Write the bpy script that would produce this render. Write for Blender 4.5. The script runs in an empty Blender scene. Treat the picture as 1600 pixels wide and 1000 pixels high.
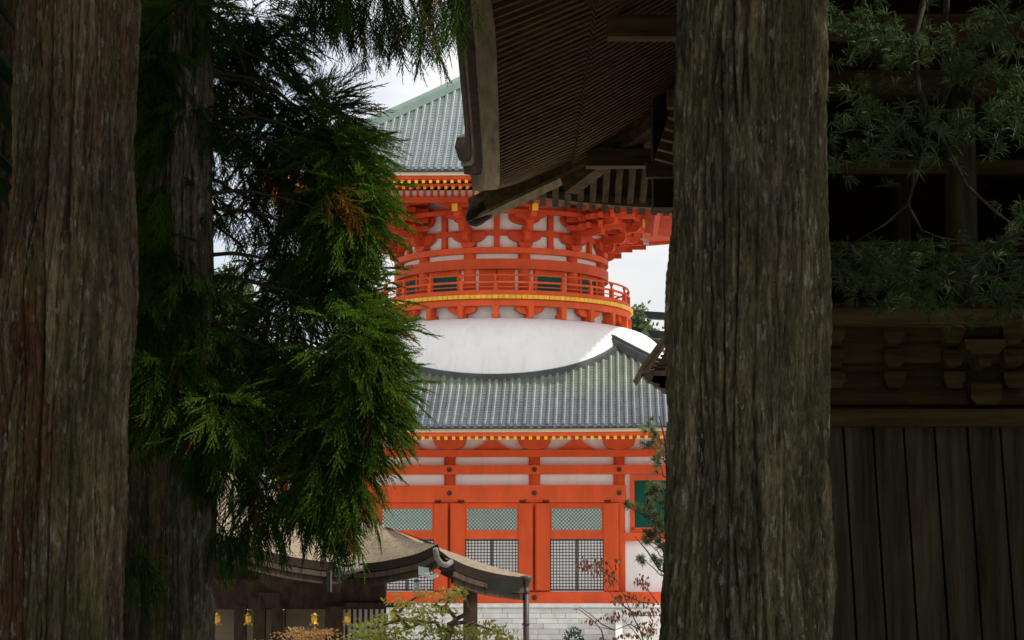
import bpy, bmesh, math, random
import numpy as np
from mathutils import Vector, Matrix, Quaternion
R = math.radians
random.seed(7); rng = np.random.default_rng(7)
S = bpy.context.scene
COL = S.collection

# ------------------------------------------------------------------ camera
FPX = 3780.0; PITCH = math.atan(450 / 3780.0); EYE = 1.6
cam_d = bpy.data.cameras.new('camera'); cam = bpy.data.objects.new('camera', cam_d); COL.objects.link(cam)
cam_d.sensor_width = 36.0; cam_d.lens = 36.0 * FPX / 1600.0; cam_d.clip_end = 3000; cam_d.clip_start = .1
cam.location = (0, 0, EYE); cam.rotation_euler = (math.pi / 2 + PITCH, 0, 0)
S.camera = cam
# ------------------------------------------------------------------ sky and sun
SUN_EL = R(50); SUN_AZ = R(105)            # azimuth clockwise from +Y
SUNV = Vector((math.sin(SUN_AZ) * math.cos(SUN_EL), math.cos(SUN_AZ) * math.cos(SUN_EL), math.sin(SUN_EL)))
W = bpy.data.worlds.new('World'); S.world = W; W.use_nodes = True
nt = W.node_tree; nt.nodes.clear()
out = nt.nodes.new('ShaderNodeOutputWorld'); bg = nt.nodes.new('ShaderNodeBackground')
sky = nt.nodes.new('ShaderNodeTexSky'); sky.sky_type = 'NISHITA'; sky.sun_disc = False
sky.sun_elevation = SUN_EL; sky.sun_rotation = SUN_AZ; sky.air_density = 1.0; sky.dust_density = 1.5
tc = nt.nodes.new('ShaderNodeTexCoord'); mp = nt.nodes.new('ShaderNodeMapping'); mp.inputs['Scale'].default_value = (1, 1, 2.2)
cn = nt.nodes.new('ShaderNodeTexNoise'); cn.inputs['Scale'].default_value = 4.5; cn.inputs['Detail'].default_value = 7; cn.inputs['Roughness'].default_value = .55
cr = nt.nodes.new('ShaderNodeValToRGB'); cr.color_ramp.elements[0].position = .34; cr.color_ramp.elements[1].position = .58
cr.color_ramp.elements[0].color = (.2, .2, .2, 1); cr.color_ramp.elements[1].color = (1, 1, 1, 1)
mx = nt.nodes.new('ShaderNodeMix'); mx.data_type = 'RGBA'
sz = nt.nodes.new('ShaderNodeSeparateXYZ'); nt.links.new(tc.outputs['Generated'], sz.inputs[0])
cie = nt.nodes.new('ShaderNodeMapRange'); cie.inputs['From Min'].default_value = 0; cie.inputs['From Max'].default_value = 1      # overcast sky: three times brighter overhead than at the horizon
cie.inputs['To Min'].default_value = 3.9; cie.inputs['To Max'].default_value = 12.0; nt.links.new(sz.outputs['Z'], cie.inputs['Value'])
cc = nt.nodes.new('ShaderNodeVectorMath'); cc.operation = 'SCALE'; cc.inputs[0].default_value = (1.015, 1.0, .985); nt.links.new(cie.outputs[0], cc.inputs['Scale'])
nt.links.new(cc.outputs[0], mx.inputs['B'])
L = nt.links.new
L(tc.outputs['Generated'], mp.inputs['Vector']); L(mp.outputs[0], cn.inputs['Vector']); L(cn.outputs['Fac'], cr.inputs['Fac'])
L(cr.outputs['Color'], mx.inputs['Factor']); L(sky.outputs[0], mx.inputs['A']); L(mx.outputs['Result'], bg.inputs['Color'])
bg.inputs['Strength'].default_value = .12
L(bg.outputs[0], out.inputs[0])
sl = bpy.data.lights.new('sun', 'SUN'); sl.energy = 2.6; sl.angle = R(1.3); sl.color = (1, .94, .85)
so = bpy.data.objects.new('sun', sl); COL.objects.link(so); so.rotation_euler = (-SUNV).to_track_quat('-Z', 'Y').to_euler()
so.location = (30, -10, 60)
S.view_settings.view_transform = 'Standard'; S.view_settings.look = 'None'; S.view_settings.gamma = 1
S.view_settings.exposure = 0.6

# ------------------------------------------------------------------ helpers
def zat(py, Y): return EYE + Y * math.tan(PITCH + math.atan((500 - py) / FPX))
def AT(px, py, Y):
    v = (500 - py) / FPX
    return Vector((Y * (px - 800) / FPX / (math.cos(PITCH) - v * math.sin(PITCH)), Y, zat(py, Y)))

class MB:
    def __init__(s): s.v = []; s.f = []
    def add(s, vs, fs):
        o = len(s.v); s.v += [tuple(v) for v in vs]; s.f += [tuple(i + o for i in f) for f in fs]; return s
    def box(s, x0, x1, y0, y1, z0, z1):
        return s.add([(x0,y0,z0),(x1,y0,z0),(x1,y1,z0),(x0,y1,z0),(x0,y0,z1),(x1,y0,z1),(x1,y1,z1),(x0,y1,z1)],
                     [(3,2,1,0),(4,5,6,7),(0,1,5,4),(1,2,6,5),(2,3,7,6),(3,0,4,7)])
    def obox(s, c, a, b, d):
        c, a, b, d = map(Vector, (c, a, b, d))
        vs = [c + i*a + j*b + k*d for k in (-1,1) for (i,j) in ((-1,-1),(1,-1),(1,1),(-1,1))]
        return s.add(vs, [(3,2,1,0),(4,5,6,7),(0,1,5,4),(1,2,6,5),(2,3,7,6),(3,0,4,7)])
    def bar(s, p, q, w, h, up=(0,0,1)):
        p, q, up = Vector(p), Vector(q), Vector(up); d = (q - p); l = d.length; d.normalize()
        sd = d.cross(up).normalized(); u = sd.cross(d)
        return s.obox((p + q) / 2, d * l / 2, sd * w / 2, u * h / 2)
    def prism(s, poly, o, U, V, Wv):
        o, U, V, Wv = map(Vector, (o, U, V, Wv)); n = len(poly)
        a = [o + U*x + V*y for x, y in poly]; b = [p + Wv for p in a]
        fs = [tuple(range(n)), tuple(range(2*n-1, n-1, -1))] + [(i, i+n, (i+1) % n + n, (i+1) % n) for i in range(n)]
        return s.add(a + b, fs)
    def tube(s, path, rad, seg=8, cap=True):
        path = [Vector(p) for p in path]; n = len(path)
        if not hasattr(rad, '__len__'): rad = [rad] * n
        o = len(s.v); pu = None
        for i, p in enumerate(path):
            d = (path[min(i+1, n-1)] - path[max(i-1, 0)]).normalized()
            if pu is None: pu = d.orthogonal().normalized()
            u = (pu - d * pu.dot(d)); u = u.normalized() if u.length > 1e-6 else d.orthogonal().normalized(); pu = u; w = d.cross(u)
            for k in range(seg):
                a = 2 * math.pi * k / seg; s.v.append(tuple(p + (u * math.cos(a) + w * math.sin(a)) * rad[i]))
        for i in range(n - 1):
            for k in range(seg):
                k2 = (k + 1) % seg
                s.f.append((o+i*seg+k, o+i*seg+k2, o+(i+1)*seg+k2, o+(i+1)*seg+k))
        if cap:
            s.f.append(tuple(o + k for k in range(seg))[::-1]); s.f.append(tuple(o + (n-1)*seg + k for k in range(seg)))
        return s
    def lathe(s, prof, seg=48, c=(0,0,0), close=False, a0=0, a1=2*math.pi):
        o = len(s.v); full = abs(a1 - a0 - 2*math.pi) < 1e-6; m = seg if full else seg + 1
        for (r, z) in prof:
            for k in range(m):
                a = a0 + (a1 - a0) * k / seg; s.v.append((c[0] + r*math.sin(a), c[1] - r*math.cos(a), c[2] + z))
        n = len(prof); rows = n if close else n - 1
        for i in range(rows):
            j = (i + 1) % n
            for k in range(seg):
                k2 = (k + 1) % m
                s.f.append((o+i*m+k, o+i*m+k2, o+j*m+k2, o+j*m+k))
        return s
    def grid(s, rows):
        o = len(s.v); n = len(rows[0])
        for r in rows: s.v += [tuple(p) for p in r]
        for i in range(len(rows) - 1):
            for k in range(n - 1): s.f.append((o+i*n+k, o+i*n+k+1, o+(i+1)*n+k+1, o+(i+1)*n+k))
        return s
    def mesh(s, name, mat, smooth=False, recalc=False):
        me = bpy.data.meshes.new(name); me.from_pydata(s.v, [], s.f); me.materials.append(mat)
        if recalc:
            bm = bmesh.new(); bm.from_mesh(me); bmesh.ops.recalc_face_normals(bm, faces=bm.faces); bm.to_mesh(me); bm.free()
        if smooth: me.polygons.foreach_set('use_smooth', [True] * len(me.polygons))
        me.update(); return me
    def build(s, name, mat, parent=None, smooth=False, recalc=False):
        return ob(name, s.mesh(name, mat, smooth, recalc), parent)

def ob(name, data, parent=None, loc=None, rot=None, kind=None):
    o = bpy.data.objects.new(name, data); COL.objects.link(o)
    if parent is not None: o.parent = parent
    if loc is not None: o.location = loc
    if rot is not None: o.rotation_euler = rot
    if kind: o['kind'] = kind
    return o
def tag(o, label, cat, group=None):
    o['label'] = label; o['category'] = cat
    if group: o['group'] = group
    return o
def thing(name, label, cat, loc=(0,0,0), rz=0, group=None):
    return tag(ob(name, None, None, loc, (0,0,rz)), label, cat, group)

def np_mesh(name, V, F, mat, smooth=False, attr=None):
    me = bpy.data.meshes.new(name); V = np.asarray(V, np.float32); F = np.asarray(F, np.int32)
    nv, nf, k = len(V), len(F), F.shape[1]
    me.vertices.add(nv); me.vertices.foreach_set('co', V.ravel())
    me.loops.add(nf * k); me.loops.foreach_set('vertex_index', F.ravel())
    me.polygons.add(nf); me.polygons.foreach_set('loop_start', np.arange(0, nf * k, k, dtype=np.int32))
    me.polygons.foreach_set('loop_total', np.full(nf, k, np.int32))
    if smooth: me.polygons.foreach_set('use_smooth', np.ones(nf, bool))
    me.materials.append(mat); me.update(calc_edges=True)
    if attr is not None:
        a = me.attributes.new('tone', 'FLOAT', 'POINT'); a.data.foreach_set('value', np.asarray(attr, np.float32))
    return me

# ------------------------------------------------------------------ materials
def new_mat(name):
    m = bpy.data.materials.new(name); m.use_nodes = True; n = m.node_tree; n.nodes.clear()
    o = n.nodes.new('ShaderNodeOutputMaterial'); b = n.nodes.new('ShaderNodeBsdfPrincipled')
    n.links.new(b.outputs[0], o.inputs[0]); return m, n, b
def ramp(n, stops):
    r = n.nodes.new('ShaderNodeValToRGB'); e = r.color_ramp.elements
    while len(e) < len(stops): e.new(.5)
    for el, (p, c) in zip(e, stops): el.position = p; el.color = (*c, 1)
    return r
def pos(n, scale, world=True):
    if world: g = n.nodes.new('ShaderNodeNewGeometry'); src = g.outputs['Position']
    else: g = n.nodes.new('ShaderNodeTexCoord'); src = g.outputs['Object']
    m = n.nodes.new('ShaderNodeMapping'); m.inputs['Scale'].default_value = scale
    n.links.new(src, m.inputs['Vector']); return m.outputs[0]
def noise(n, vec, scale=1, detail=5, rough=.55, dist=0):
    t = n.nodes.new('ShaderNodeTexNoise'); t.inputs['Scale'].default_value = scale; t.inputs['Detail'].default_value = detail
    t.inputs['Roughness'].default_value = rough; t.inputs['Distortion'].default_value = dist
    n.links.new(vec, t.inputs['Vector']); return t.outputs['Fac']
def mixc(n, fac, a, b, mode='MIX'):
    m = n.nodes.new('ShaderNodeMix'); m.data_type = 'RGBA'; m.blend_type = mode
    for key, val in (('Factor', fac), ('A', a), ('B', b)):
        if isinstance(val, (tuple, float, int)):
            m.inputs[key].default_value = (*val, 1) if isinstance(val, tuple) else val
        else: n.links.new(val, m.inputs[key])
    return m.outputs['Result']
def bump(n, b, h, strength=.3, dist=.02):
    u = n.nodes.new('ShaderNodeBump'); u.inputs['Strength'].default_value = strength; u.inputs['Distance'].default_value = dist
    n.links.new(h, u.inputs['Height']); n.links.new(u.outputs[0], b.inputs['Normal'])
def plain(name, c, rough=.6, amt=.18, sc=(1.3,1.3,1.3), bsc=None, metal=0, spec=.3, c2=None, bst=.25, world=True, vary=.09):
    m, n, b = new_mat(name)
    v = pos(n, sc, world); f = noise(n, v, 1, 6, .6)
    lo = tuple(x * (1 - amt) for x in c); hi = c2 if c2 else tuple(min(1, x * (1 + amt)) for x in c)
    r = ramp(n, [(.3, lo), (.7, hi)]); n.links.new(f, r.inputs[0])
    oi = n.nodes.new('ShaderNodeObjectInfo'); rr_ = ramp(n, [(0, (1-vary,)*3), (1, (1+vary,)*3)]); n.links.new(oi.outputs['Random'], rr_.inputs[0])
    n.links.new(mixc(n, 1.0, r.outputs[0], rr_.outputs[0], 'MULTIPLY'), b.inputs['Base Color'])
    b.inputs['Roughness'].default_value = rough; b.inputs['Metallic'].default_value = metal; b.inputs['Specular IOR Level'].default_value = spec
    if bsc:
        bump(n, b, noise(n, pos(n, bsc, world), 1, 5, .6), bst, .02)
    return m
M = {}
M['red'] = plain('vermilion_paint', (.69, .100, .026), .6, .16, (1.1,1.1,.35), (3,3,.6), spec=.22, vary=.10)
M['shaded_red'] = plain('shaded_vermilion_paint', (.60, .072, .022), .6, .14, (.7,.7,.4), (3,3,1), spec=.2)  # darker copy of the vermilion, under-eave shade put into the colour
M['white'] = plain('white_plaster', (.74, .73, .71), .85, .05, (.5,.5,.35), (2,2,2), c2=(.80,.80,.785), spec=.1, bst=.1)
def plaster():
    m, n, b = new_mat('white_plaster')
    r = ramp(n, [(.3, (.80,.795,.77)), (.65, (.86,.86,.84))]); n.links.new(noise(n, pos(n, (.6,.6,.5)), 1, 6, .6), r.inputs[0])
    r2 = ramp(n, [(.52, (1,1,1)), (.75, (.89,.88,.85))]); n.links.new(noise(n, pos(n, (2.6,2.6,.22)), 1, 6, .65), r2.inputs[0])
    n.links.new(mixc(n, 1.0, r.outputs[0], r2.outputs[0], 'MULTIPLY'), b.inputs['Base Color']); b.inputs['Roughness'].default_value = .85; b.inputs['Specular IOR Level'].default_value = .1
    bump(n, b, noise(n, pos(n, (2,2,2)), 1, 5, .6), .12, .02); return m
M['white'] = plaster()
M['cream'] = plain('cream_edge_board', (.72, .58, .42), .7, .08, (.8,.8,.8))
M['gold'] = plain('gilt_end', (.85, .48, .03), .45, .12, (4,4,4), metal=.15, spec=.5)
M['green'] = plain('green_window_bars', (.004, .11, .075), .6, .15, (1,1,1))
M['tealgreen'] = plain('green_lattice', (.015, .10, .085), .6, .15, (1,1,1))
M['paper'] = plain('white_paper', (.78, .77, .75), .8, .04, (1,1,1))
M['mint'] = plain('pale_mint_board', (.66, .76, .70), .8, .04, (1,1,1))
M['black'] = plain('black_lacquer', (.018, .014, .013), .5, .2, (2,2,2))
M['bronze'] = plain('bronze_boss', (.075, .04, .018), .5, .2, (5,5,5), metal=.5)
M['band'] = plain('dark_ring_tile', (.055, .06, .06), .5, .3, (1.5,1.5,1.5), (4,4,4))
M['copper'] = plain('verdigris_copper', (.11, .158, .138), .6, .15, (.8,.8,.8), (3,3,3))
M['stone'] = plain('pale_granite', (.66, .65, .60), .85, .12, (2,2,2), (14,14,14), c2=(.76,.75,.71), spec=.2, bst=.3)
M['stone2'] = plain('pale_granite_darker', (.60, .59, .54), .85, .12, (2,2,2), (14,14,14), c2=(.70,.69,.65), spec=.2, bst=.3)
M['mortar'] = plain('joint', (.36,.36,.34), .9, .1)
def tile_mat(name, lo, hi, top, z0, z1):
    m, n, b = new_mat(name)
    f = noise(n, pos(n, (1.1,1.1,1.1)), 1, 6, .62); f2 = noise(n, pos(n, (5,5,9)), 1, 4, .6)
    r = ramp(n, [(.28, lo), (.72, hi)]); n.links.new(f2, r.inputs[0])
    g = n.nodes.new('ShaderNodeNewGeometry'); sx = n.nodes.new('ShaderNodeSeparateXYZ'); n.links.new(g.outputs['Position'], sx.inputs[0])
    mr = n.nodes.new('ShaderNodeMapRange'); mr.inputs['From Min'].default_value = z0; mr.inputs['From Max'].default_value = z1
    ad = n.nodes.new('ShaderNodeMath'); ad.operation = 'MULTIPLY_ADD'; ad.inputs[1].default_value = 2.4; n.links.new(f, ad.inputs[0]); n.links.new(sx.outputs['Z'], ad.inputs[2])
    n.links.new(ad.outputs[0], mr.inputs['Value'])
    c = mixc(n, mr.outputs[0], r.outputs[0], top)
    oi = n.nodes.new('ShaderNodeObjectInfo'); ro = ramp(n, [(0, (.82,)*3), (1, (1.18,)*3)]); n.links.new(oi.outputs['Random'], ro.inputs[0]); c = mixc(n, 1.0, c, ro.outputs[0], 'MULTIPLY')
    fs_ = noise(n, pos(n, (1.6,.35,.5)), 1, 6, .65); rs_ = ramp(n, [(.35, (.72,.74,.72)), (.65, (1.12,1.1,1.1))]); n.links.new(fs_, rs_.inputs[0]); c = mixc(n, 1.0, c, rs_.outputs[0], 'MULTIPLY')
    n.links.new(c, b.inputs['Base Color']); b.inputs['Roughness'].default_value = .38; b.inputs['Specular IOR Level'].default_value = .55
    bump(n, b, f2, .15, .02); return m
M['tile'] = tile_mat('blue_grey_tile_with_lichen', (.060,.078,.095), (.120,.142,.160), (.135,.165,.125), 14.0, 15.6)
M['tileup'] = tile_mat('copper_green_grey_tile', (.078,.106,.113), (.125,.158,.163), (.13,.165,.158), 29.0, 34.0)

def bark_mat(name, c0, c1, lichen, red=None):
    m, n, b = new_mat(name)
    v = pos(n, (26, 26, 2.2)); f = noise(n, v, 1, 8, .68, .4)
    r = ramp(n, [(.25, c0), (.5, tuple((a+d)/2 for a, d in zip(c0, c1))), (.78, c1)]); n.links.new(f, r.inputs[0])
    at = n.nodes.new('ShaderNodeAttribute'); at.attribute_name = 'tone'; ra = ramp(n, [(.1, (.45,.45,.45)), (.9, (1.5,1.5,1.5))]); n.links.new(at.outputs['Fac'], ra.inputs[0])
    c = mixc(n, 1.0, r.outputs[0], ra.outputs[0], 'MULTIPLY')
    if red:
        f2 = noise(n, pos(n, (2.6, 2.6, .55)), 1, 4, .6); r2 = ramp(n, [(.52, (0,0,0)), (.68, (.8,.8,.8))]); n.links.new(f2, r2.inputs[0])
        c = mixc(n, r2.outputs[0], c, red)
    f3 = noise(n, pos(n, (21, 21, 6.5)), 1, 6, .6, 0); r3 = ramp(n, [(.585, (0,0,0)), (.615, (.85,.85,.85))]); n.links.new(f3, r3.inputs[0])
    c = mixc(n, r3.outputs[0], c, lichen)
    f5 = noise(n, pos(n, (5, 5, 1.6)), 1, 6, .65); r5 = ramp(n, [(.45, (0,0,0)), (.7, (.7,.7,.7))]); n.links.new(f5, r5.inputs[0]); c = mixc(n, r5.outputs[0], c, (.17,.165,.07))
    f6 = noise(n, pos(n, (95, 95, 14)), 1, 5, .7); r6 = ramp(n, [(.32, (.45,.45,.45)), (.68, (1.5,1.48,1.4))]); n.links.new(f6, r6.inputs[0]); c = mixc(n, 1.0, c, r6.outputs[0], 'MULTIPLY')
    f4 = noise(n, pos(n, (3, 3, .9)), 1, 3, .5); r4 = ramp(n, [(.35, (.6,.6,.6)), (.7, (1.15,1.15,1.1))]); n.links.new(f4, r4.inputs[0])
    c = mixc(n, 1.0, c, r4.outputs[0], 'MULTIPLY')
    n.links.new(c, b.inputs['Base Color']); b.inputs['Roughness'].default_value = .95; b.inputs['Specular IOR Level'].default_value = .1
    bump(n, b, noise(n, pos(n, (80, 80, 11)), 1, 8, .75), .9, .02); return m
M['bark'] = bark_mat('cedar_bark_grey', (.10,.078,.048), (.42,.355,.235), (.58,.57,.48))
M['bark2'] = bark_mat('cedar_bark_brown', (.11,.078,.05), (.33,.255,.17), (.40,.39,.32), (.20,.075,.038))
M['bark3'] = bark_mat('cedar_bark_pale', (.10,.08,.06), (.30,.26,.20), (.44,.44,.38))
M['twig'] = plain('twig_bark', (.07,.05,.035), .9, .3, (9,9,9))
M['twiglight'] = plain('lichened_twig', (.20,.18,.15), .9, .4, (14,14,14))
M['twigdim'] = plain('grey_twig', (.055,.045,.034), .9, .5, (14,14,14), (30,30,30))
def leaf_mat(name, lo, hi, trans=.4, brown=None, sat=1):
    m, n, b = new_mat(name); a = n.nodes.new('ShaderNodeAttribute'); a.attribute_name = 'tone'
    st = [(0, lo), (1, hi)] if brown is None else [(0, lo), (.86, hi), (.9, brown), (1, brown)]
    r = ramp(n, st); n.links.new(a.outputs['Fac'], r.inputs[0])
    n.links.new(r.outputs[0], b.inputs['Base Color']); b.inputs['Roughness'].default_value = .5; b.inputs['Specular IOR Level'].default_value = .25
    t = n.nodes.new('ShaderNodeBsdfTranslucent'); n.links.new(r.outputs[0], t.inputs['Color'])
    ms = n.nodes.new('ShaderNodeMixShader'); ms.inputs[0].default_value = trans
    o = [x for x in n.nodes if x.type == 'OUTPUT_MATERIAL'][0]
    n.links.new(b.outputs[0], ms.inputs[1]); n.links.new(t.outputs[0], ms.inputs[2]); n.links.new(ms.outputs[0], o.inputs[0]); return m
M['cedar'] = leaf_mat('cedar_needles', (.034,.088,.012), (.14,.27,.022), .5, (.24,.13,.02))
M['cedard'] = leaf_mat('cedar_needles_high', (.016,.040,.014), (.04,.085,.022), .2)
M['pine'] = leaf_mat('umbrella_pine_needles', (.036,.072,.022), (.12,.175,.055), .3)
M['ypine'] = leaf_mat('young_pine_needles', (.085,.125,.055), (.25,.29,.12), .4)
M['maple'] = leaf_mat('maple_leaves', (.09,.13,.02), (.27,.26,.04), .5, (.34,.13,.04))
M['rust'] = leaf_mat('rusty_leaves', (.11,.035,.015), (.22,.085,.03), .35)
M['rustor'] = leaf_mat('orange_leaves', (.26,.11,.035), (.36,.22,.07), .4)
M['fartree'] = leaf_mat('distant_leaves', (.05,.08,.03), (.16,.19,.07), .3)
def wood(name, c, c2, sc, rough=.85, bst=.4):
    return plain(name, c, rough, .3, sc, tuple(x * 3 for x in sc), c2=c2, spec=.12, bst=bst)
M['woodx'] = wood('old_timber_along', (.125,.080,.036), (.26,.175,.082), (1.2,14,14))
M['woody'] = wood('old_timber_deep', (.10,.068,.035), (.22,.155,.085), (14,1.2,14))
M['woodz'] = wood('old_boards', (.07,.055,.033), (.24,.195,.13), (9,9,.7), bst=.7)
M['rafter'] = wood('old_rafter', (.13,.074,.033), (.25,.15,.072), (1.2,14,14))
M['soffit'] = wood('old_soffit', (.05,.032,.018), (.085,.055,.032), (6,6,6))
M['pale'] = wood('weathered_pale_board', (.27,.19,.11), (.46,.34,.21), (14,1.2,14))
M['barkedge'] = plain('bark_roof_edge', (.10,.07,.045), .95, .4, (8,8,30), (12,12,60), spec=.1, bst=.8)
M['halllip'] = plain('shaded_bark_lip', (.022,.016,.012), .95, .4, (4,4,30), (12,12,60), spec=.05)  # bark edge darkened in colour to stand in for eave shade
M['thatch'] = plain('cypress_bark_thatch', (.13,.101,.068), .95, .3, (9,9,9), (30,30,30), c2=(.28,.222,.152), spec=.08, bst=.9)
M['hallwood'] = wood('dark_hall_timber', (.035,.022,.015), (.075,.05,.033), (6,6,2), .7)
M['hallgrey'] = plain('grey_brown_bargeboard', (.026,.024,.018), .8, .25, (2,2,2))
M['pipe'] = plain('brown_pipe', (.045,.028,.022), .5, .25, (3,3,1), spec=.4)
M['verd'] = plain('verdigris_bronze', (.34,.42,.38), .6, .2, (6,6,6))
M['lip'] = plain('pale_copper_gutter', (.15,.135,.11), .6, .3, (4,4,4), spec=.3)
M['goldl'] = plain('polished_brass', (.62,.38,.06), .4, .2, (12,12,12), metal=.6)
M['blind'] = plain('cream_blind', (.24,.195,.13), .8, .10, (1,1,9))
M['darkmetal'] = plain('dark_copper_roof', (.03,.033,.036), .5, .3, (2,2,2))
M['iron'] = plain('iron', (.02,.018,.017), .5, .2, (6,6,6))

# ------------------------------------------------------------------ ground
def ground():
    m, n, b = new_mat('gravel_ground')
    f = noise(n, pos(n, (.35,.35,.35)), 1, 8, .65); r = ramp(n, [(.3, (.30,.285,.25)), (.7, (.46,.44,.40))]); n.links.new(f, r.inputs[0])
    n.links.new(r.outputs[0], b.inputs['Base Color']); b.inputs['Roughness'].default_value = .95
    bump(n, b, noise(n, pos(n, (25,25,25)), 1, 3, .6), .5, .03)
    xs = [-1500,-400,-120,-60,-30,-15,-7,0,7,15,30,60,120,400,1500]; ys = [-1500,-300,-60,-20,0,8,14,20,26,32,38,46,60,90,140,200,400,2000]
    rows = []
    for y in ys:
        t = min(1, max(0, (y - 12) / 34)); t = t*t*(3-2*t)
        rows.append([(x, y, -1.3 * t + (0 if abs(x) > 100 else random.uniform(-.02,.02))) for x in xs])
    o = MB().grid(rows).build('ground', m, smooth=True); o['kind'] = 'structure'; o['label'] = 'pale gravel ground of the temple precinct'
ground()
GZ = -1.3

# ------------------------------------------------------------------ the vermilion pagoda
def pagoda():
    PX, PY = -.65, 146.35
    root = thing('pagoda', 'tall vermilion and white two-storey pagoda with grey-green tiled roofs and a round upper body', 'pagoda', (PX, PY, 0), R(-2.2))
    F = -11.75; HW = 11.75; BAY = 4.7
    cols = [-11.75 + BAY * k for k in range(6)]
    # --- plinth
    MB().box(-HW-1.6, HW+1.6, F-1.35, HW+1.6, GZ-.3, 1.62).build('plinth_core', M['mortar'], root)
    MB().box(-HW-1.75, HW+1.75, F-1.75, HW+1.7, 1.62, 1.85).build('capstone', M['stone'], root)
    rh = .285; z = 1.615; r = 0; cache = {}
    while z - rh > -.95:
        x = -13.3 - random.random()*.6
        while x < 13.2:
            w = random.choice((.9, 1.15, 1.35)); 
            if (w, r % 2) not in cache: cache[(w, r % 2)] = [MB().box(0, w-.018, -.2, .2, 0, rh-.016).mesh('stone_block', M[k]) for k in ('stone','stone2')]
            if abs(x) < 12.2: ob('stone_block', cache[(w, r % 2)][random.random() < .4], root, (x, F-1.46 + random.uniform(-.008,.008), z-rh))
            x += w
        z -= rh; r += 1
    # stairs with cheek stones in front of the right bays
    st = MB()
    for i in range(8): st.box(7.2, 10.4, F-1.7-.32*(8-i), F-1.7, GZ + (i)*.36, GZ + (i+1)*.36-.01)
    st.build('stone_stair', M['stone'], root)
    MB().prism([(0,GZ),(0,1.5),(-.5,1.5),(-3.2,GZ+.2),(-3.2,GZ)], (6.8,F-1.72,0), (0,1,0), (0,0,1), (.38,0,0)).build('stair_cheek', M['stone'], root, recalc=True)
    MB().prism([(0,GZ),(0,1.5),(-.5,1.5),(-3.2,GZ+.2),(-3.2,GZ)], (10.42,F-1.72,0), (0,1,0), (0,0,1), (.38,0,0)).build('stair_cheek', M['stone'], root, recalc=True)
    # --- lower walls
    MB().box(-HW, HW, F, HW, 1.85, 12.2).build('plaster_wall', M['white'], root)
    cm = MB().tube([(0,0,2.3),(0,0,10.35)], .32, 20).mesh('column', M['red'], True)
    for x in cols: ob('column', cm, root, (x, F-.05, 0))
    for k in range(1, 6):
        for sx in (-1, 1): ob('column', cm, root, (sx*HW, F + BAY*k, 0))
    beam = lambda n, x0, x1, z0, z1, d: MB().box(x0, x1, F-d, F+.05, z0, z1).build(n, M['red'], root)
    beam('ground_sill', -HW-.45, HW+.45, 1.852, 2.48, .52)
    beam('door_lintel', -7.45, 7.45, 7.41, 8.36, .43)
    beam('tie_beam', -HW-.5, HW+.5, 8.97, 9.46, .42)
    beam('head_beam', -HW-.6, HW+.6, 9.93, 10.32, .39)
    for sx in (-1, 1):
        for (z0, z1, d) in ((1.852,2.48,.5),(7.41,8.36,.4),(8.97,9.46,.4),(9.93,10.32,.37)):
            x0, x1 = sorted((sx*(HW-.05), sx*(HW+d))); MB().box(x0, x1, F+.06, HW, z0, z1).build('side_beam', M['red'], root)
    hexm = MB().prism([(.15*math.cos(a*math.pi/3), .15*math.sin(a*math.pi/3)) for a in range(6)], (0,0,0), (1,0,0), (0,0,1), (0,-.06,0)).mesh('boss', M['bronze'], recalc=True)
    for x in cols:
        ob('bronze_boss', hexm, root, (x, F-.422, 9.21)); ob('bronze_boss', hexm, root, (x, F-.522, 2.17))
        if abs(x) < 8: ob('bronze_boss', hexm, root, (x, F-.432, 7.92))
    # --- doors
    lat = MB(); zc0, zc1 = 5.9, 7.04
    xx = -1.37
    def diag(mb, x0, x1, z0, z1, step, w, y):
        h = z1 - z0; k = x0 - h
        while k < x1:
            for sgn in (1, -1):
                a = (k, z0) if sgn == 1 else (k, z1); b_ = (k + h, z1) if sgn == 1 else (k + h, z0)
                pa, pb = list(a), list(b_)
                if pa[0] < x0: pa[1] += sgn*(x0 - pa[0]); pa[0] = x0
                if pb[0] > x1: pb[1] -= sgn*(pb[0] - x1); pb[0] = x1
                if pb[0] - pa[0] > .02: mb.bar((pa[0], y - (.012 if sgn > 0 else 0), pa[1]), (pb[0], y - (.012 if sgn > 0 else 0), pb[1]), .03, w, (0,-1,0))
            k += step
    diag(lat, -1.37, 1.37, zc0, zc1, .20, .042, F-.20)
    latm = lat.mesh('diagonal_lattice', M['tealgreen'])
    mintm = MB().box(-1.4, 1.4, F-.19, F-.1, 5.86, 7.09).mesh('back_board', M['mint'])
    grid = MB(); n = 17
    for i in range(n + 1):
        x = -1.47 + 2.94 * i / n; wv = .09 if i in (0, n) else .038; grid.box(x-wv/2, x+wv/2, F-.235, F-.2, 2.55, 5.38)
    for i in range(17):
        z = 2.6 + 2.73 * i / 16; wv = .08 if i in (0, 16) else .036; grid.box(-1.47, 1.47, F-.228, F-.205, z-wv/2, z+wv/2)
    grid.box(-.035, .035, F-.25, F-.2, 2.55, 5.38)
    gridm = grid.mesh('grid_lattice', M['black'])
    papm = MB().box(-1.5, 1.5, F-.2, F-.1, 2.5, 5.39).mesh('paper_screen', M['paper'])
    leafm = MB().box(0, .92, -.07, .07, 2.56, 7.34).mesh('door_leaf', M['red'])
    frm = MB(); 
    for (x0, x1, z0, z1) in ((-1.5,1.5,7.06,7.4),(-1.5,1.5,5.39,5.88),(-1.5,-1.38,5.88,7.06),(1.38,1.5,5.88,7.06),(-2.1,-1.5,2.48,7.4),(1.5,2.1,2.48,7.4)): frm.box(x0, x1, F-.25 if abs(x0+x1) < .1 else F-.24, F+.02, z0, z1)
    frmm = frm.mesh('door_frame', M['red'])
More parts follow.
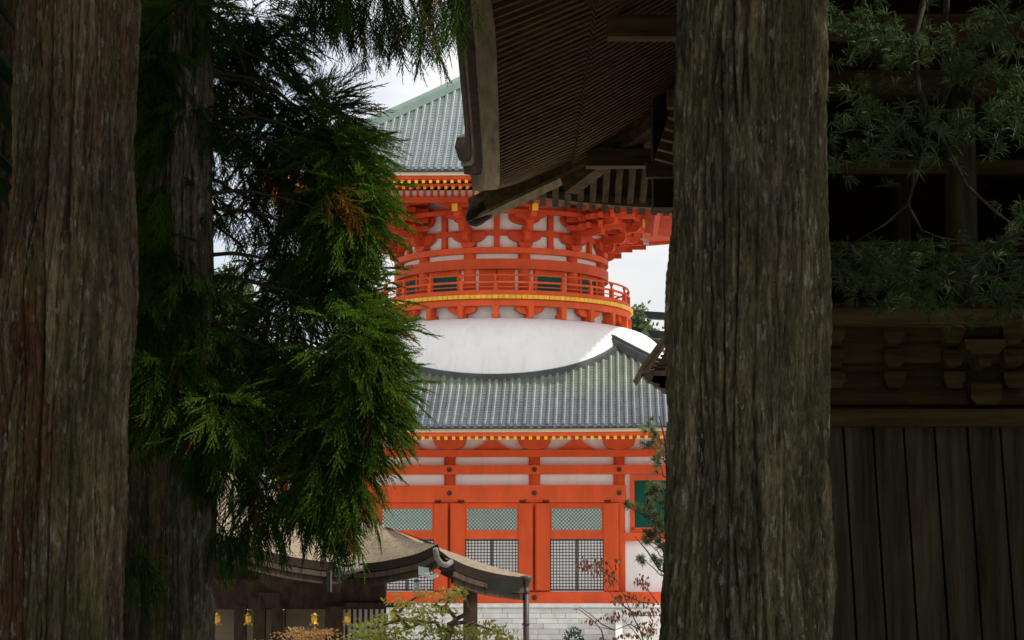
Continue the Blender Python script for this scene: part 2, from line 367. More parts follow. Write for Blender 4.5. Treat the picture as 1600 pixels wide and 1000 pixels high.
    hookm = MB().tube([(0,0,0),(.0,-.16,.04),(.12,-.3,.06),(.3,-.36,.02),(.42,-.36,.09)], .05, 6).mesh('door_hook', M['iron'], True)
    for xc in (-4.7, 0, 4.7):
        d = ob('door', frmm, root, (xc, 0, 0))
        for nm, me in (('diagonal_lattice', latm), ('back_board', mintm), ('grid_lattice', gridm), ('paper_screen', papm)): ob(nm, me, d)
        ob('door_leaf', leafm, d, (1.52, F-.3, 0), (0,0,R(-38))); ob('door_leaf', leafm, d, (-1.52, F-.3, 0), (0,0,R(180+38)))
        ob('door_hook', hookm, d, (1.45, F-.15, 7.42)); o = ob('door_hook', hookm, d, (-1.45, F-.15, 7.42)); o.scale.x = -1
    # --- windows of the outer bays
    for xc in (-9.4, 9.4):
        w = MB()
        for (x0, x1, z0, z1) in ((-1.75,1.75,8.62,8.9),(-1.75,-1.5,5.86,8.62),(1.5,1.75,5.86,8.62),(-1.75,1.75,5.76,6.02)): w.box(xc+x0, xc+x1, F-.2, F+.02, z0, z1)
        wo = w.build('window', M['red'], root)
        MB().box(xc-2.2, xc+2.2, F-.34, F+.03, 5.28, 5.74).build('window_rail', M['red'], wo)
        b2 = MB().box(xc-1.5, xc+1.5, F-.05, F-.01, 6.0, 8.62)
        for i in range(24): b2.obox((xc-1.44+2.88*i/23, F-.09, 7.31), (.04,.04,0), (-.04,.04,0), (0,0,1.3))
        b2.build('window_bars', M['green'], wo)
    # --- lower eave brackets
    arm = [(-.9,.62),(-.9,.4),(-.8,.22),(-.62,.1),(-.4,.04),(-.3,0),(.3,0),(.4,.04),(.62,.1),(.8,.22),(.9,.4),(.9,.62)]
    armm = MB().prism(arm, (0,-.22,0), (1,0,0), (0,0,1), (0,.44,0)).mesh('boat_bracket', M['red'], recalc=True)
    frog = [(-1.15,0),(-.95,.04),(-.75,.17),(-.5,.3),(-.3,.5),(-.14,.52),(-.1,.66),(.1,.66),(.14,.52),(.3,.5),(.5,.3),(.75,.17),(.95,.04),(1.15,0)]
    frogm = MB().prism(frog, (0,-.12,0), (1,0,0), (0,0,1), (0,.24,0)).mesh('frog_leg_strut', M['red'], recalc=True)
    for x in cols: ob('boat_bracket', armm, root, (x, F-.2, 10.34))
    for k in range(5): ob('frog_leg_strut', frogm, root, (cols[k]+BAY/2, F-.12, 10.33))
    MB().box(-HW-1, HW+1, F-.55, F+.1, 10.98, 11.3).build('wall_plate', M['red'], root)

    # --- tiled roofs
    def roof(name, D, zf, dtop, lift, tile, ridge_mat, dins, sp, zb_fascia, edge):
        def H(d, s): return zf(d) + lift * (abs(s) / D) ** 4 * max(0, (d / D)) ** 3
        rad = .115; step = .34
        for side in range(4):
            rot = Matrix.Rotation(side * math.pi / 2, 4, 'Z')
            base = MB(); n = int((D - dtop) / step)
            ns = 24
            rows = []
            for j in range(n + 1):
                d = D - j * step; d = max(d, dtop)
                for e in (.03, 0.0):
                    hw = max(d, .05); rows.append([(hw * (2*i/ns - 1), -d, H(d, hw*(2*i/ns-1)) - e) for i in range(ns + 1)])
            bme = base.grid(rows).mesh('roof_trough', tile)
            bo = ob('roof_slope', bme, root); bo.matrix_local = rot
            N = int(D / sp); joined = MB()
            for i in range(-N, N + 1):
                x = (i + .5) * sp
                if abs(x) > D - .25: continue
                de = max(abs(x) + .1, dtop); L_ = D + .06 - de
                k = max(1, int(L_ / step)); mb = joined if side else MB()
                pr = []
                for j in range(k + 1):
                    d = D + .06 - j * L_ / k
                    if j: pr.append((d + .01, rad * .90))
                    pr.append((d, rad * 1.06))
                rws = []
                for (d, rr) in pr:
                    z = H(d, x) - .02
                    rws.append([(x - rr*math.cos(a*math.pi/6), -d, z + rr*math.sin(a*math.pi/6)*1.15) for a in range(7)])
                mb.grid(rws)
                # round end cap
                o_ = len(mb.v); z = H(D+.06, x)
                mb.v += [(x + .12*math.cos(a*math.pi/5), -(D+.075), z + .02 + .12*math.sin(a*math.pi/5)) for a in range(10)]; mb.f.append(tuple(o_ + a for a in range(10)))
                if side == 0: mb.build('tile_row', tile, bo, True).location = (random.gauss(0,.012), 0, random.gauss(0,.010))
            if side:
                jo = joined.build('tile_rows', tile, bo); jo['kind'] = 'stuff'
            # eave boards, following the lift
            xs = [D * (2*i/40 - 1) for i in range(41)]
            def strip(nm, mat, d0, d1, z0, z1):
                mb = MB()
                for i in range(40):
                    a, b_ = xs[i], xs[i+1]; la, lb = lift*(abs(a)/D)**4, lift*(abs(b_)/D)**4; fa, fb = d0/D, d0/D; ga = d1/D
                    mb.add([(a*fa,-d0,z0+la),(b_*fb,-d0,z0+lb),(b_*ga,-d1,z0+lb),(a*ga,-d1,z0+la),(a*fa,-d0,z1+la),(b_*fb,-d0,z1+lb),(b_*ga,-d1,z1+lb),(a*ga,-d1,z1+la)],
                           [(3,2,1,0),(4,5,6,7),(0,1,5,4),(1,2,6,5),(2,3,7,6),(3,0,4,7)])
                so_ = mb.build(nm, mat, bo); return so_
            z = zb_fascia
            strip('red_eave_board', M['red'], D-.30, D-.55, z, z+edge[0])
            strip('cream_eave_board', M['cream'], D-.16, D-.5, z+edge[0]+.003, z+edge[0]+edge[1])
            strip('tile_bed', M['band'], D-.03, D-.5, z+edge[0]+edge[1]+.003, zf(D)-.03)
            # hip ridge on the right end of this side
            path = [(d, -d, H(d, d)) for d in np.linspace(D+.1, dins, 18)]
            hr = MB(); rws = []
            for p in path:
                c = Vector(p); sdv = Vector((1, 1, 0)).normalized()
                rws.append([c - sdv*.34 + Vector((0,0,-.1)), c - sdv*.28 + Vector((0,0,.36)), c - sdv*.16 + Vector((0,0,.42)), c - sdv*.12 + Vector((0,0,.56)), c + sdv*.12 + Vector((0,0,.56)), c + sdv*.16 + Vector((0,0,.42)), c + sdv*.28 + Vector((0,0,.36)), c + sdv*.34 + Vector((0,0,-.1))])
            hr.grid(rws); hr.f.append(tuple(range(8)))
            ho = hr.build('hip_ridge', ridge_mat, bo)
        return H
    zl = lambda d: 11.3 + .42*(16.8-d) + .0125*(16.8-d)**2
    Hl = roof('lower', 16.8, zl, 6.6, .45, M['tile'], M['band'], 6.75, .425, 10.78, (.2,.17))
    zu = lambda d: 25.95 + .55*(13.4-d) + .009*(13.4-d)**2
    Hu = roof('upper', 13.4, zu, .3, .55, M['tileup'], M['copper'], .35, .42, 25.36, (.24,.18))
    # finial on top
    MB().box(-.9,.9,-.9,.9,33.9,34.9).lathe([(.8,34.9),(.9,35.4),(.3,35.6),(.12,36)],20).build('finial_base', M['copper'], root)
    fi = MB().tube([(0,0,35.8),(0,0,46)], .1, 10)
    for i in range(9): fi.lathe([(.62-.03*i, 37+.75*i),(.62-.03*i,37.12+.75*i),(.1,37.12+.75*i),(.1,37+.75*i)], 20, close=True)
    fi.build('finial_spire', M['bronze'], root)
    # --- rafters
    def rafters(D, d0, d1, z0, z1, sp, wd, ht, nm, rotk, lift, cap=True, half=None):
        half = half or d0
        N = int(half / sp); rm = MB().bar((0,-d0,z0),(0,-d1,z1), wd, ht).mesh(nm, M['red'])
        cpm = MB().box(-wd/2-.012, wd/2+.012, -d0-.03, -d0+.02, z0-ht/2-.012, z0+ht/2+.012).mesh('gilt_cap', M['gold'])
        for k in rotk:
            rot = Matrix.Rotation(k*math.pi/2, 4, 'Z')
            for i in range(-N, N):
                x = (i+.5)*sp; dz = lift*(abs(x)/D)**4
                o = ob(nm, rm, root); o.matrix_local = rot @ Matrix.Translation((x, 0, dz))
                if cap: c = ob('gilt_cap', cpm, o)
    rafters(16.8, 16.42, 11.9, 10.68, 11.75, .414, .15, .17, 'rafter', (0,), .45)
    rafters(16.8, 16.42, 11.9, 10.68, 11.75, .414, .15, .17, 'side_rafter', (1,3), .45, False, 9)
    sof = MB()
    for k in range(4):
        c, s_ = math.cos(k*math.pi/2), math.sin(k*math.pi/2)
        q = [(-16.5,-16.5,10.8+.45),(0,-16.5,10.8),(16.5,-16.5,10.8+.45),(11.7,-11.7,12.0),(-11.7,-11.7,12.0)]
        sof.add([(x*c-y*s_, x*s_+y*c, z) for x,y,z in q], [(0,1,2,3,4)])
    sof.build('lower_soffit', M['cream'], root)
    # upper eave
    strutm = MB().box(-.07, .07, -9.5, -9.36, 25.0, 25.45).mesh('eave_strut', M['shaded_red'])
    rafters(13.4, 13.12, 10.8, 25.27, 25.75, .40, .14, .15, 'flying_rafter', (0,1,3), .55)
    rafters(13.4, 12.15, 8.3, 25.10, 25.95, .40, .14, .15, 'base_rafter', (0,1,3), .5)
    for k in range(4):
        rot = Matrix.Rotation(k*math.pi/2, 4, 'Z')
        mb = MB().grid([[(-13.2,-13.2,25.37+.52),(-6,-13.2,25.38),(6,-13.2,25.38),(13.2,-13.2,25.37+.52)],[(-12.1,-12.1,25.5+.3),(-6,-12.1,25.6),(6,-12.1,25.6),(12.1,-12.1,25.5+.3)],[(-6,-6,26.5),(-3,-6,26.5),(3,-6,26.5),(6,-6,26.5)]])
        o = mb.build('upper_soffit', M['red'], root); o.matrix_local = rot
        o = MB().box(-8.5,8.5,-12.25,-12.05,25.2,25.3).build('rafter_stop_board', M['red'], root); o.matrix_local = rot
        # purlin square with white infill
        o = MB().box(-(9.0 if k % 2 == 0 else 6.0),(9.0 if k % 2 == 0 else 6.0),-9.62,-9.3,24.72,25.0).build('eave_purlin', M['shaded_red'], root); o.matrix_local = rot
        o = MB().box(-(9.2 if k % 2 == 0 else 7.0),(9.2 if k % 2 == 0 else 7.0),-9.38,-9.3,25.0,25.42).build('eave_infill', M['white'], root); o.matrix_local = rot
        if k != 2:
            for i in range(-23, 24): ob('eave_strut', strutm, root).matrix_local = rot @ Matrix.Translation((i*.4, 0, 0))
        # hip rafter
        o = MB().bar((13.1,-13.1,25.55),(5,-5,26.3),.34,.4).build('hip_rafter', M['red'], root); o.matrix_local = rot
    # --- dome
    def cat(P, n):
        o = []
        for i in range(len(P)-1):
            p0, p1, p2, p3 = P[max(i-1,0)], P[i], P[i+1], P[min(i+2,len(P)-1)]
            for k in range(n):
                t = k/n; o.append(tuple(.5*(2*b+(c-a)*t+(2*a-5*b+4*c-d)*t*t+(3*b-a-3*c+d)*t**3) for a,b,c,d in zip(p0,p1,p2,p3)))
        return o + [P[-1]]
    prof = cat([(7.2,18.28),(7.75,18.22),(8.7,17.95),(9.45,17.42),(9.95,16.6),(10.28,15.5),(10.42,14.4),(10.45,13.2)], 6)
    MB().lathe(prof, 96).build('plaster_dome', M['white'], root, True)
    def rdome(z):
        for (r0,z0),(r1,z1) in zip(prof, prof[1:]):
            if z1 <= z <= z0: return r0 + (r1-r0)*(z0-z)/(z0-z1)
        return 10.45
    rws = []
    for k in range(193):
        a = 2*math.pi*k/192; m = max(abs(math.sin(a)), abs(math.cos(a))); r = 9.8
        for _ in range(40): r = .5*r + .5*rdome(min(18, max(13.3, zl(r*m))))
        z = zl(r*m); u = (math.sin(a), -math.cos(a))
        rws.append([(u[0]*(r+e), u[1]*(r+e), z+h) for e, h in ((.34,-.25),(.32,.07),(.24,.10),(.22,.20),(.10,.23),(-.25,.25))])
    MB().grid(rws).build('dome_foot_ridge', M['band'], root)
    # --- neck and balcony
    MB().lathe([(7.5,18.02),(7.55,18.26),(7.1,18.3)], 96).build('neck_ring', M['band'], root, False)
    MB().lathe([(7.2,18.2),(7.2,19.5)], 96).build('neck_wall', M['white'], root, True)
    ringm = lambda nm, r0, r1, z0, z1, mat='red', seg=120: MB().lathe([(r0,z0),(r1,z0),(r1,z1),(r0,z1)], seg, close=True).build(nm, M[mat], root)
    ringm('balcony_beam', 7.45, 7.86, 18.93, 19.3)
    ringm('balcony_floor', 6.0, 7.9, 19.32, 19.5)
    pm = MB().box(-.155,.155,-8.02,-7.6,19.33,19.55).mesh('plank_end', M['gold'])
    for k in range(150): ob('plank_end', pm, root, None, (0,0,2*math.pi*k/150))
    ringm('balcony_kerb', 7.6, 7.86, 19.56, 19.84)
    ringm('middle_rail', 7.68, 7.80, 20.26, 20.37)
    ringm('bottom_rail', 7.69, 7.78, 20.02, 20.07)
    MB().lathe([(7.74+.06*math.cos(a*math.pi/4), 20.74+.06*math.sin(a*math.pi/4)) for a in range(8)], 120, close=True).build('top_rail', M['red'], root, True)
    post = MB().box(-.11,.11,-7.85,-7.63,19.83,20.40).box(-.045,.045,-7.79,-7.69,20.4,20.56).prism([(-.05,0),(-.12,.14),(.12,.14),(.05,0)], (0,-7.82,20.56), (1,0,0), (0,0,1), (0,.16,0)).mesh('rail_post', M['red'], recalc=True)
    plainb = MB().box(-.24,.24,-7.62,-7.1,18.25,18.5).prism([(0,0),(.16,-.22),(.40,-.3),(.62,-.3),(.62,.42),(0,.42)], (-.15,-7.3,18.52), (0,-1,0), (0,0,1), (.3,0,0)).box(-.2,.2,-7.85,-7.5,18.75,18.94).mesh('balcony_bracket', M['red'], recalc=True)
    armb = MB().prism([(x*.95, y*.72) for x, y in arm], (0,-7.62,18.47), (1,0,0), (0,0,1), (0,.3,0)).mesh('cross_arm', M['red'], recalc=True)
    for k in range(24):
        a = R(15*k)
        ob('rail_post', post, root, None, (0,0,a)); b_ = ob('balcony_bracket', plainb, root, None, (0,0,a))
        if k % 2: ob('cross_arm', armb, b_)
    # --- drum
    MB().lathe([(6.1,19.3),(6.1,26.0)], 96).build('drum_wall', M['white'], root, True)
    colm = MB().tube([(0,-6.14,19.4),(0,-6.14,22.5)], .36, 18).mesh('drum_column', M['red'], True)
    ringm('drum_lower_ring', 6.0, 6.53, 21.27, 21.87); ringm('drum_upper_ring', 6.0, 6.53, 22.21, 22.55)
    ringm('drum_tie_ring', 6.0, 6.34, 23.28, 23.6, 'shaded_red')
    ringm('drum_top_ring', 6.0, 6.5, 24.6, 24.95, 'shaded_red')
    daito = MB().prism([(-.3,0),(.3,0),(.42,.14),(.42,.3),(-.42,.3),(-.42,.14)], (0,-6.62,22.56), (1,0,0), (0,0,1), (0,.6,0)).mesh('bearing_block', M['shaded_red'], recalc=True)
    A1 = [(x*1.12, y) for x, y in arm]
    arm1 = MB().prism(A1, (0,-6.50,22.84), (1,0,0), (0,0,1), (0,.34,0)).mesh('lower_arm', M['shaded_red'], recalc=True)
    arm2 = MB().prism([(x*1.05, y*.95) for x,y in arm], (0,-6.5,23.92), (1,0,0), (0,0,1), (0,.34,0)).mesh('upper_arm', M['shaded_red'], recalc=True)
    stepa = MB()
    for (z0, r1) in ((22.86,7.15),(23.38,7.85),(24.02,8.75)):
        L_ = r1 - 6.2
        stepa.prism([(0,0),(L_-.3,0),(L_-.1,.08),(L_,.24),(L_,.42),(0,.42)], (-.17,-6.2,z0), (0,-1,0), (0,0,1), (.34,0,0))
        stepa.prism([(-.16,0),(.16,0),(.25,.1),(.25,.2),(-.25,.2),(-.25,.1)], (0,-r1-.02,z0+.42), (1,0,0), (0,0,1), (0,.45,0))
    stepm = stepa.mesh('stepped_arm', M['shaded_red'], recalc=True)
    armo = MB().prism([(x*1.05, y*.6) for x,y in arm], (0,-7.95,24.0), (1,0,0), (0,0,1), (0,.3,0)).prism([(x*1.2, y*.6) for x,y in arm], (0,-8.85,24.62), (1,0,0), (0,0,1), (0,.32,0)).mesh('outer_arm', M['shaded_red'], recalc=True)
    tail = MB().bar((0,-8.9,24.50),(0,-6.2,25.5),.3,.34).mesh('tail_rafter', M['shaded_red'])
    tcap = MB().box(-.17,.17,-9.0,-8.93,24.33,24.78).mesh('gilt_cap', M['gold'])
    strut = MB().box(-.17,.17,-6.34,-6.05,22.56,24.65).mesh('mid_strut', M['shaded_red'])
    for k in range(12):
        a = R(15 + 30*k)
        ob('drum_column', colm, root, None, (0,0,a))
        bk = ob('bracket_set', daito, root, None, (0,0,a))
        for nm, me in (('lower_arm',arm1),('upper_arm',arm2),('stepped_arm',stepm),('outer_arm',armo),('tail_rafter',tail),('gilt_cap',tcap)): ob(nm, me, bk)
        ob('mid_strut', strut, root, None, (0,0,R(30*k)))
    ringm('outer_ring_beam', 7.7, 7.95, 24.32, 24.55, 'shaded_red'); ringm('far_ring_beam', 8.55, 8.85, 24.98, 25.2, 'shaded_red', 12*4)
    # corner bracket fans under the diagonal
    for k in range(4):
        mb = MB(); mp_ = 1
        for (z0, r0, r1) in ((23.3,6.2,8.8),(23.8,6.2,9.9),(24.35,6.2,11.0),(24.85,6.2,12.0)):
            mb.bar((r0*.707,-r0*.707,z0+.22),(r1*.707,-r1*.707,z0+.22),.36,.42)
            for q in (7.6, 8.6, 9.6, 10.6):
                if q < r1:
                    c = Vector((q*.707,-q*.707,z0+.5))
                    mb.bar(c + Vector((-1.3,0,0)), c + Vector((1.3,0,0)), .28, .3); mb.bar(c + Vector((0,-1.3,0)), c + Vector((0,1.3,0)), .28, .3)
        o = mb.build('corner_bracket', M['shaded_red'], root); o.matrix_local = Matrix.Rotation(k*math.pi/2, 4, 'Z')
    # drum doors and windows
    dm = MB().box(-1.05,1.05,-6.12,-6.0,19.5,21.3).mesh('drum_door', M['red'])
    dst = MB().box(-.03,.03,-6.16,-6.12,19.5,21.27).box(-.95,-.55,-6.16,-6.12,20.95,21.03).box(.55,.95,-6.16,-6.12,20.95,21.03).mesh('door_fittings', M['black'])
    wf = MB().box(-1.02,-.84,-6.2,-6.0,19.5,21.28).box(.84,1.02,-6.2,-6.0,19.5,21.28).box(-.84,.84,-6.18,-6.0,21.02,21.28).box(-.84,.84,-6.18,-6.0,19.5,19.75).mesh('drum_window', M['red'])
    wg = MB().box(-.84,.84,-6.1,-6.0,19.75,21.02)
    for i in range(14): wg.box(-.8+1.6*i/13-.025, -.8+1.6*i/13+.025, -6.13, -6.1, 19.75, 21.02)
    wgm = wg.mesh('green_bars', M['green'])
    for k in range(12):
        a = R(30*k)
        if k % 3 == 0:
            d = ob('drum_door', dm, root, None, (0,0,a)); ob('door_fittings', dst, d)
        else:
            w = ob('drum_window', wf, root, None, (0,0,a)); ob('green_bars', wgm, w)
pagoda()

# ------------------------------------------------------------------ noise for bark relief
def perlin(u, v, per, seed):
    r_ = np.random.default_rng(seed); G = r_.random((257, 512)) * 2 * np.pi
    u0 = np.floor(u).astype(int); v0 = np.floor(v).astype(int); fu = u - u0; fv = v - v0
    def g(i, j, du, dv):
        a = G[np.mod(i, per) % 257, np.mod(j, 512)]; return np.cos(a) * du + np.sin(a) * dv
    su = fu*fu*fu*(fu*(fu*6-15)+10); sv = fv*fv*fv*(fv*(fv*6-15)+10)
    a = g(u0, v0, fu, fv); b = g(u0+1, v0, fu-1, fv); c = g(u0, v0+1, fu, fv-1); d = g(u0+1, v0+1, fu-1, fv-1)
    return (a + (b-a)*su) + ((c + (d-c)*su) - (a + (b-a)*su)) * sv

def trunk(name_mat, cx, cy, prof, dense, seg, seed, relief=1.0, rows=520, lumps=(), parent=None, gz=None):
    # prof: list of (z, x offset, y offset, radius)
    z0, z1 = prof[0][0], prof[-1][0]
    zs = np.concatenate([np.arange(z0, dense[0], .12), np.linspace(dense[0], dense[1], rows), np.arange(dense[1] + .15, z1, .3)])
    P = np.array(prof); rx = np.interp(zs, P[:,0], P[:,1]); ry = np.interp(zs, P[:,0], P[:,2]); rr = np.interp(zs, P[:,0], P[:,3])
    th = np.linspace(0, 2*np.pi, seg, endpoint=False)
    T, Z = np.meshgrid(th, zs); RR = rr[:,None] * np.ones_like(T); r_m = float(np.median(rr))
    C = 2*np.pi*r_m
    def lay(wu, wv, sd, warp=None):
        per = max(3, int(round(C / wu))); U = T/(2*np.pi)*per; V = Z/wv + 50
        if warp is not None: U = U + warp * per / C
        return perlin(U, V, per, sd)
    wp = .05*lay(.5, 2.2, seed+1) + .012*lay(.12, .6, seed+2) + .005*lay(.05, .12, seed+12)
    def cells(wu, wv, sd):
        per = max(3, int(round(C / wu))); U = T/(2*np.pi)*per + wp*per/C; V = Z/wv + 50
        V = V + .35*np.sin(U*1.7)
        u0 = np.floor(U).astype(int); v0 = np.floor(V).astype(int); rg = np.random.default_rng(sd)
        JX, JY, JH = rg.random((257,512)), rg.random((257,512)), rg.random((257,512))
        f1 = np.full(U.shape, 9.); f2 = np.full(U.shape, 9.); hh = np.zeros(U.shape)
        for i in (-1,0,1):
            for j in (-1,0,1):
                ci = np.mod(u0+i, per) % 257; cj = np.mod(v0+j, 512)
                d = np.hypot(u0+i+JX[ci,cj]-U, v0+j+JY[ci,cj]-V)
                m = d < f1; f2 = np.where(m, f1, np.minimum(f2, d)); hh = np.where(m, JH[ci,cj], hh); f1 = np.where(m, d, f1)
        return f2-f1, hh
    e1, h1 = cells(.10, 2.6, seed+20); e2, h2 = cells(.030, .42, seed+21); e3, h3 = cells(.014, .085, seed+22)
    gate = np.clip(lay(.3, 1.0, seed+5) * 2 + .75, .15, 1)
    cr1 = 1 - np.minimum(1, e1/.17); cr2 = 1 - np.minimum(1, e2/.25); cr3 = 1 - np.minimum(1, e3/.3)
    b = lay(.018, .16, seed+6, wp); c = lay(.008, .05, seed+7, wp)
    D = -.065*cr1*gate + .030*(h1-.5) - .014*cr2 + .014*(h2-.5) - .005*cr3 + .007*(h3-.5) + .004*b + .003*c + .05*lay(.45, 1.0, seed+9) + .014*lay(.16, .7, seed+10)
    tone = np.clip(.5 + .55*(h2-.5) + .35*(h1-.5) + .45*(h3-.5) + .25*b, 0, 1)
    D = D * relief
    for (ang, zc, sa, sz, amp) in lumps:
        da = np.angle(np.exp(1j*(T - ang))); D = D + amp*np.exp(-(da/sa)**2 - ((Z-zc)/sz)**2)
    RR = RR + D
    X = cx + rx[:,None] + RR*np.sin(T); Y = cy + ry[:,None] - RR*np.cos(T)
    V = np.stack([X, Y, Z], -1).reshape(-1, 3); n = len(zs)
    i = np.arange(n-1)[:,None]*seg; k = np.arange(seg)[None,:]; k2 = (k+1) % seg
    Fc = np.stack([i+k, i+k2, i+seg+k2, i+seg+k], -1).reshape(-1, 4)
    return np_mesh('trunk', V, Fc, M[name_mat], False, tone.ravel())

# ------------------------------------------------------------------ cedar sprays
def unit(v): return v / (np.linalg.norm(v) + 1e-9)
def spray_template(sd, fine=True):
    g = np.random.default_rng(sd); T = []
    def cord(b, d, Lc, n, nl):
        up = unit(np.array([0,0,1.]) - d*d[2] + 1e-3); sdv = np.cross(d, up)
        tip = b + d*Lc + np.array([0,0,-.22*Lc])
        w = sdv*.0052; T.append((b-w, b+w, tip)); w = up*.0052; T.append((b-w, b+w, tip))
        for i in range(n):
            t = (i+.6)/n; p = b + d*Lc*t + np.array([0,0,-.22*Lc*t*t]); az = i*2.4 + g.random()
            lt = np.cos(az)*sdv + np.sin(az)*up; nd = unit(d*.85 + lt*.55); ln = nl*(1 - .35*t)
            wv = np.cross(nd, lt); wv = unit(wv)*.0048
            q = p - d*.004
            T.append((q - wv, q + wv, p + nd*ln))
    Ls = g.uniform(.26, .40); nc = 15 if fine else 9; ax = np.array([1.,0,0]); bend = g.uniform(.12,.3)
    def axis(t): return np.array([Ls*t, g.normal()*.004, -bend*Ls*t*t])
    for i in range(nc):
        t = .08 + .92*i/(nc-1); b = axis(t); sgn = 1 if i % 2 else -1
        ang = g.uniform(.45,.85)*(1-.6*t); lift = g.normal()*.35
        d = unit(np.array([math.cos(ang), sgn*math.sin(ang), lift*math.sin(ang) - .25*t]))
        Lc = (.16*(1-.45*t) + .03*g.normal())*(1 if i < nc-1 else 1.1); Lc = max(.06, Lc)
        if fine: cord(b, d, Lc*1.15, 9, .024)
        else:
            up = np.array([0,0,1.]); s = unit(np.cross(d, up))*.022; tip = b + d*Lc*1.15 - np.array([0,0,.03])
            T.append((b, b + d*Lc*.5 + s, tip)); T.append((b, tip, b + d*Lc*.5 - s))
    p = [axis(t) for t in (0,.35,.7,1)]
    for a, b in zip(p, p[1:]):
        w = np.array([0,.003,0]); T.append((a-w, a+w, b)); w = np.array([0,0,.003]); T.append((a-w, a+w, b))
    return np.array(T).reshape(-1, 3)
FINE = [spray_template(100+i) for i in range(8)]
COARSE = [spray_template(200+i, False) for i in range(5)]
def place_sprays(tmpls, P, Dr, sc, tone, roll=None):
    out_v = []; out_t = []
    N = len(P); which = rng.integers(0, len(tmpls), N)
    Dr = Dr / np.linalg.norm(Dr, axis=1, keepdims=True)
    ref = np.tile(np.array([0,0,1.]), (N,1)); ref[np.abs(Dr[:,2]) > .93] = (0,1.,0)
    Yv = np.cross(ref, Dr); Yv /= np.linalg.norm(Yv, axis=1, keepdims=True); Zv = np.cross(Dr, Yv)
    ro = rng.normal(0, .5, N) if roll is None else roll
    c, s = np.cos(ro)[:,None], np.sin(ro)[:,None]; Y2 = Yv*c + Zv*s; Z2 = -Yv*s + Zv*c
    for w, t in enumerate(tmpls):
        m = which == w
        if not m.any(): continue
        Rm = np.stack([Dr[m], Y2[m], Z2[m]], 1)            # n,3,3
        v = np.einsum('kj,njd->nkd', t, Rm) * sc[m][:,None,None] + P[m][:,None,:]
        out_v.append(v.reshape(-1,3)); out_t.append(np.repeat(tone[m], len(t)))
    V = np.concatenate(out_v); return V, np.concatenate(out_t)
def tri_mesh(name, V, tone, mat):
    return np_mesh(name, V, np.arange(len(V)).reshape(-1,3), mat, False, tone)

def clump(c, r, n, down=.55, right=0., bias_tone=0.5, toward=None, flat=.8):
    c = np.array(c)
    d = rng.normal(size=(n,3)); d /= np.linalg.norm(d, axis=1, keepdims=True)
    rad = r * rng.random(n)**.5
    P = c + d*rad[:,None]*np.array([1,1,flat])*.75
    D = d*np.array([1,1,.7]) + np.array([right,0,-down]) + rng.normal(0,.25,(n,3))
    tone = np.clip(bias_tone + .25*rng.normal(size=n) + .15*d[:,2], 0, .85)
    return P, D, np.full(n, 1.)*rng.uniform(.7,1.15,n), tone

# ------------------------------------------------------------------ cedars
def limb(mb, a, b, r0, r1, sag=.1, n=7, seg=7):
    a, b = Vector(a), Vector(b); pts = []; rs = []
    for i in range(n):
        t = i/(n-1); p = a.lerp(b, t) + Vector((random.uniform(-1,1)*.03, random.uniform(-1,1)*.03, -sag*math.sin(math.pi*t)*(b-a).length*.5 + random.uniform(-1,1)*.02)); 
        pts.append(p); rs.append(r0 + (r1-r0)*t)
    pts[0] = a; pts[-1] = b; mb.tube(pts, rs, seg)

def sun_gap(P, z0=4.0):
    # crowns cut open along the sun's path to light the drooping cedar
    q = P - np.array(SUNV)[None,:] * ((P[:,2] - z0) / SUNV.z)[:,None]
    return ~((q[:,0] > -5.0) & (q[:,0] < 3.2) & (q[:,1] > 15.3) & (q[:,1] < 22.5) & (P[:,2] > z0))

def high_crown(parent, cx, cy, z0, z1, r, n, sc=5.5, hole=None):
    z = z0 + (z1-z0)*rng.random(n)**.8; t = (z-z0)/(z1-z0); rr = r*np.sqrt(rng.random(n))*(1-.75*t) + .3
    a = rng.random(n)*2*np.pi; P = np.stack([cx+rr*np.cos(a), cy+rr*np.sin(a), z], 1)
    D = np.stack([np.cos(a), np.sin(a), rng.normal(-.35,.3,n)], 1) + rng.normal(0,.3,(n,3))
    keep = sun_gap(P)
    P, D = P[keep], D[keep]; n = len(P)
    V, T = place_sprays(COARSE, P, D, rng.uniform(.7,1.2,n)*sc, np.clip(.4+.3*rng.normal(size=n),0,1))
    o = ob('crown', tri_mesh('crown', V, T, M['cedard']), parent); return o

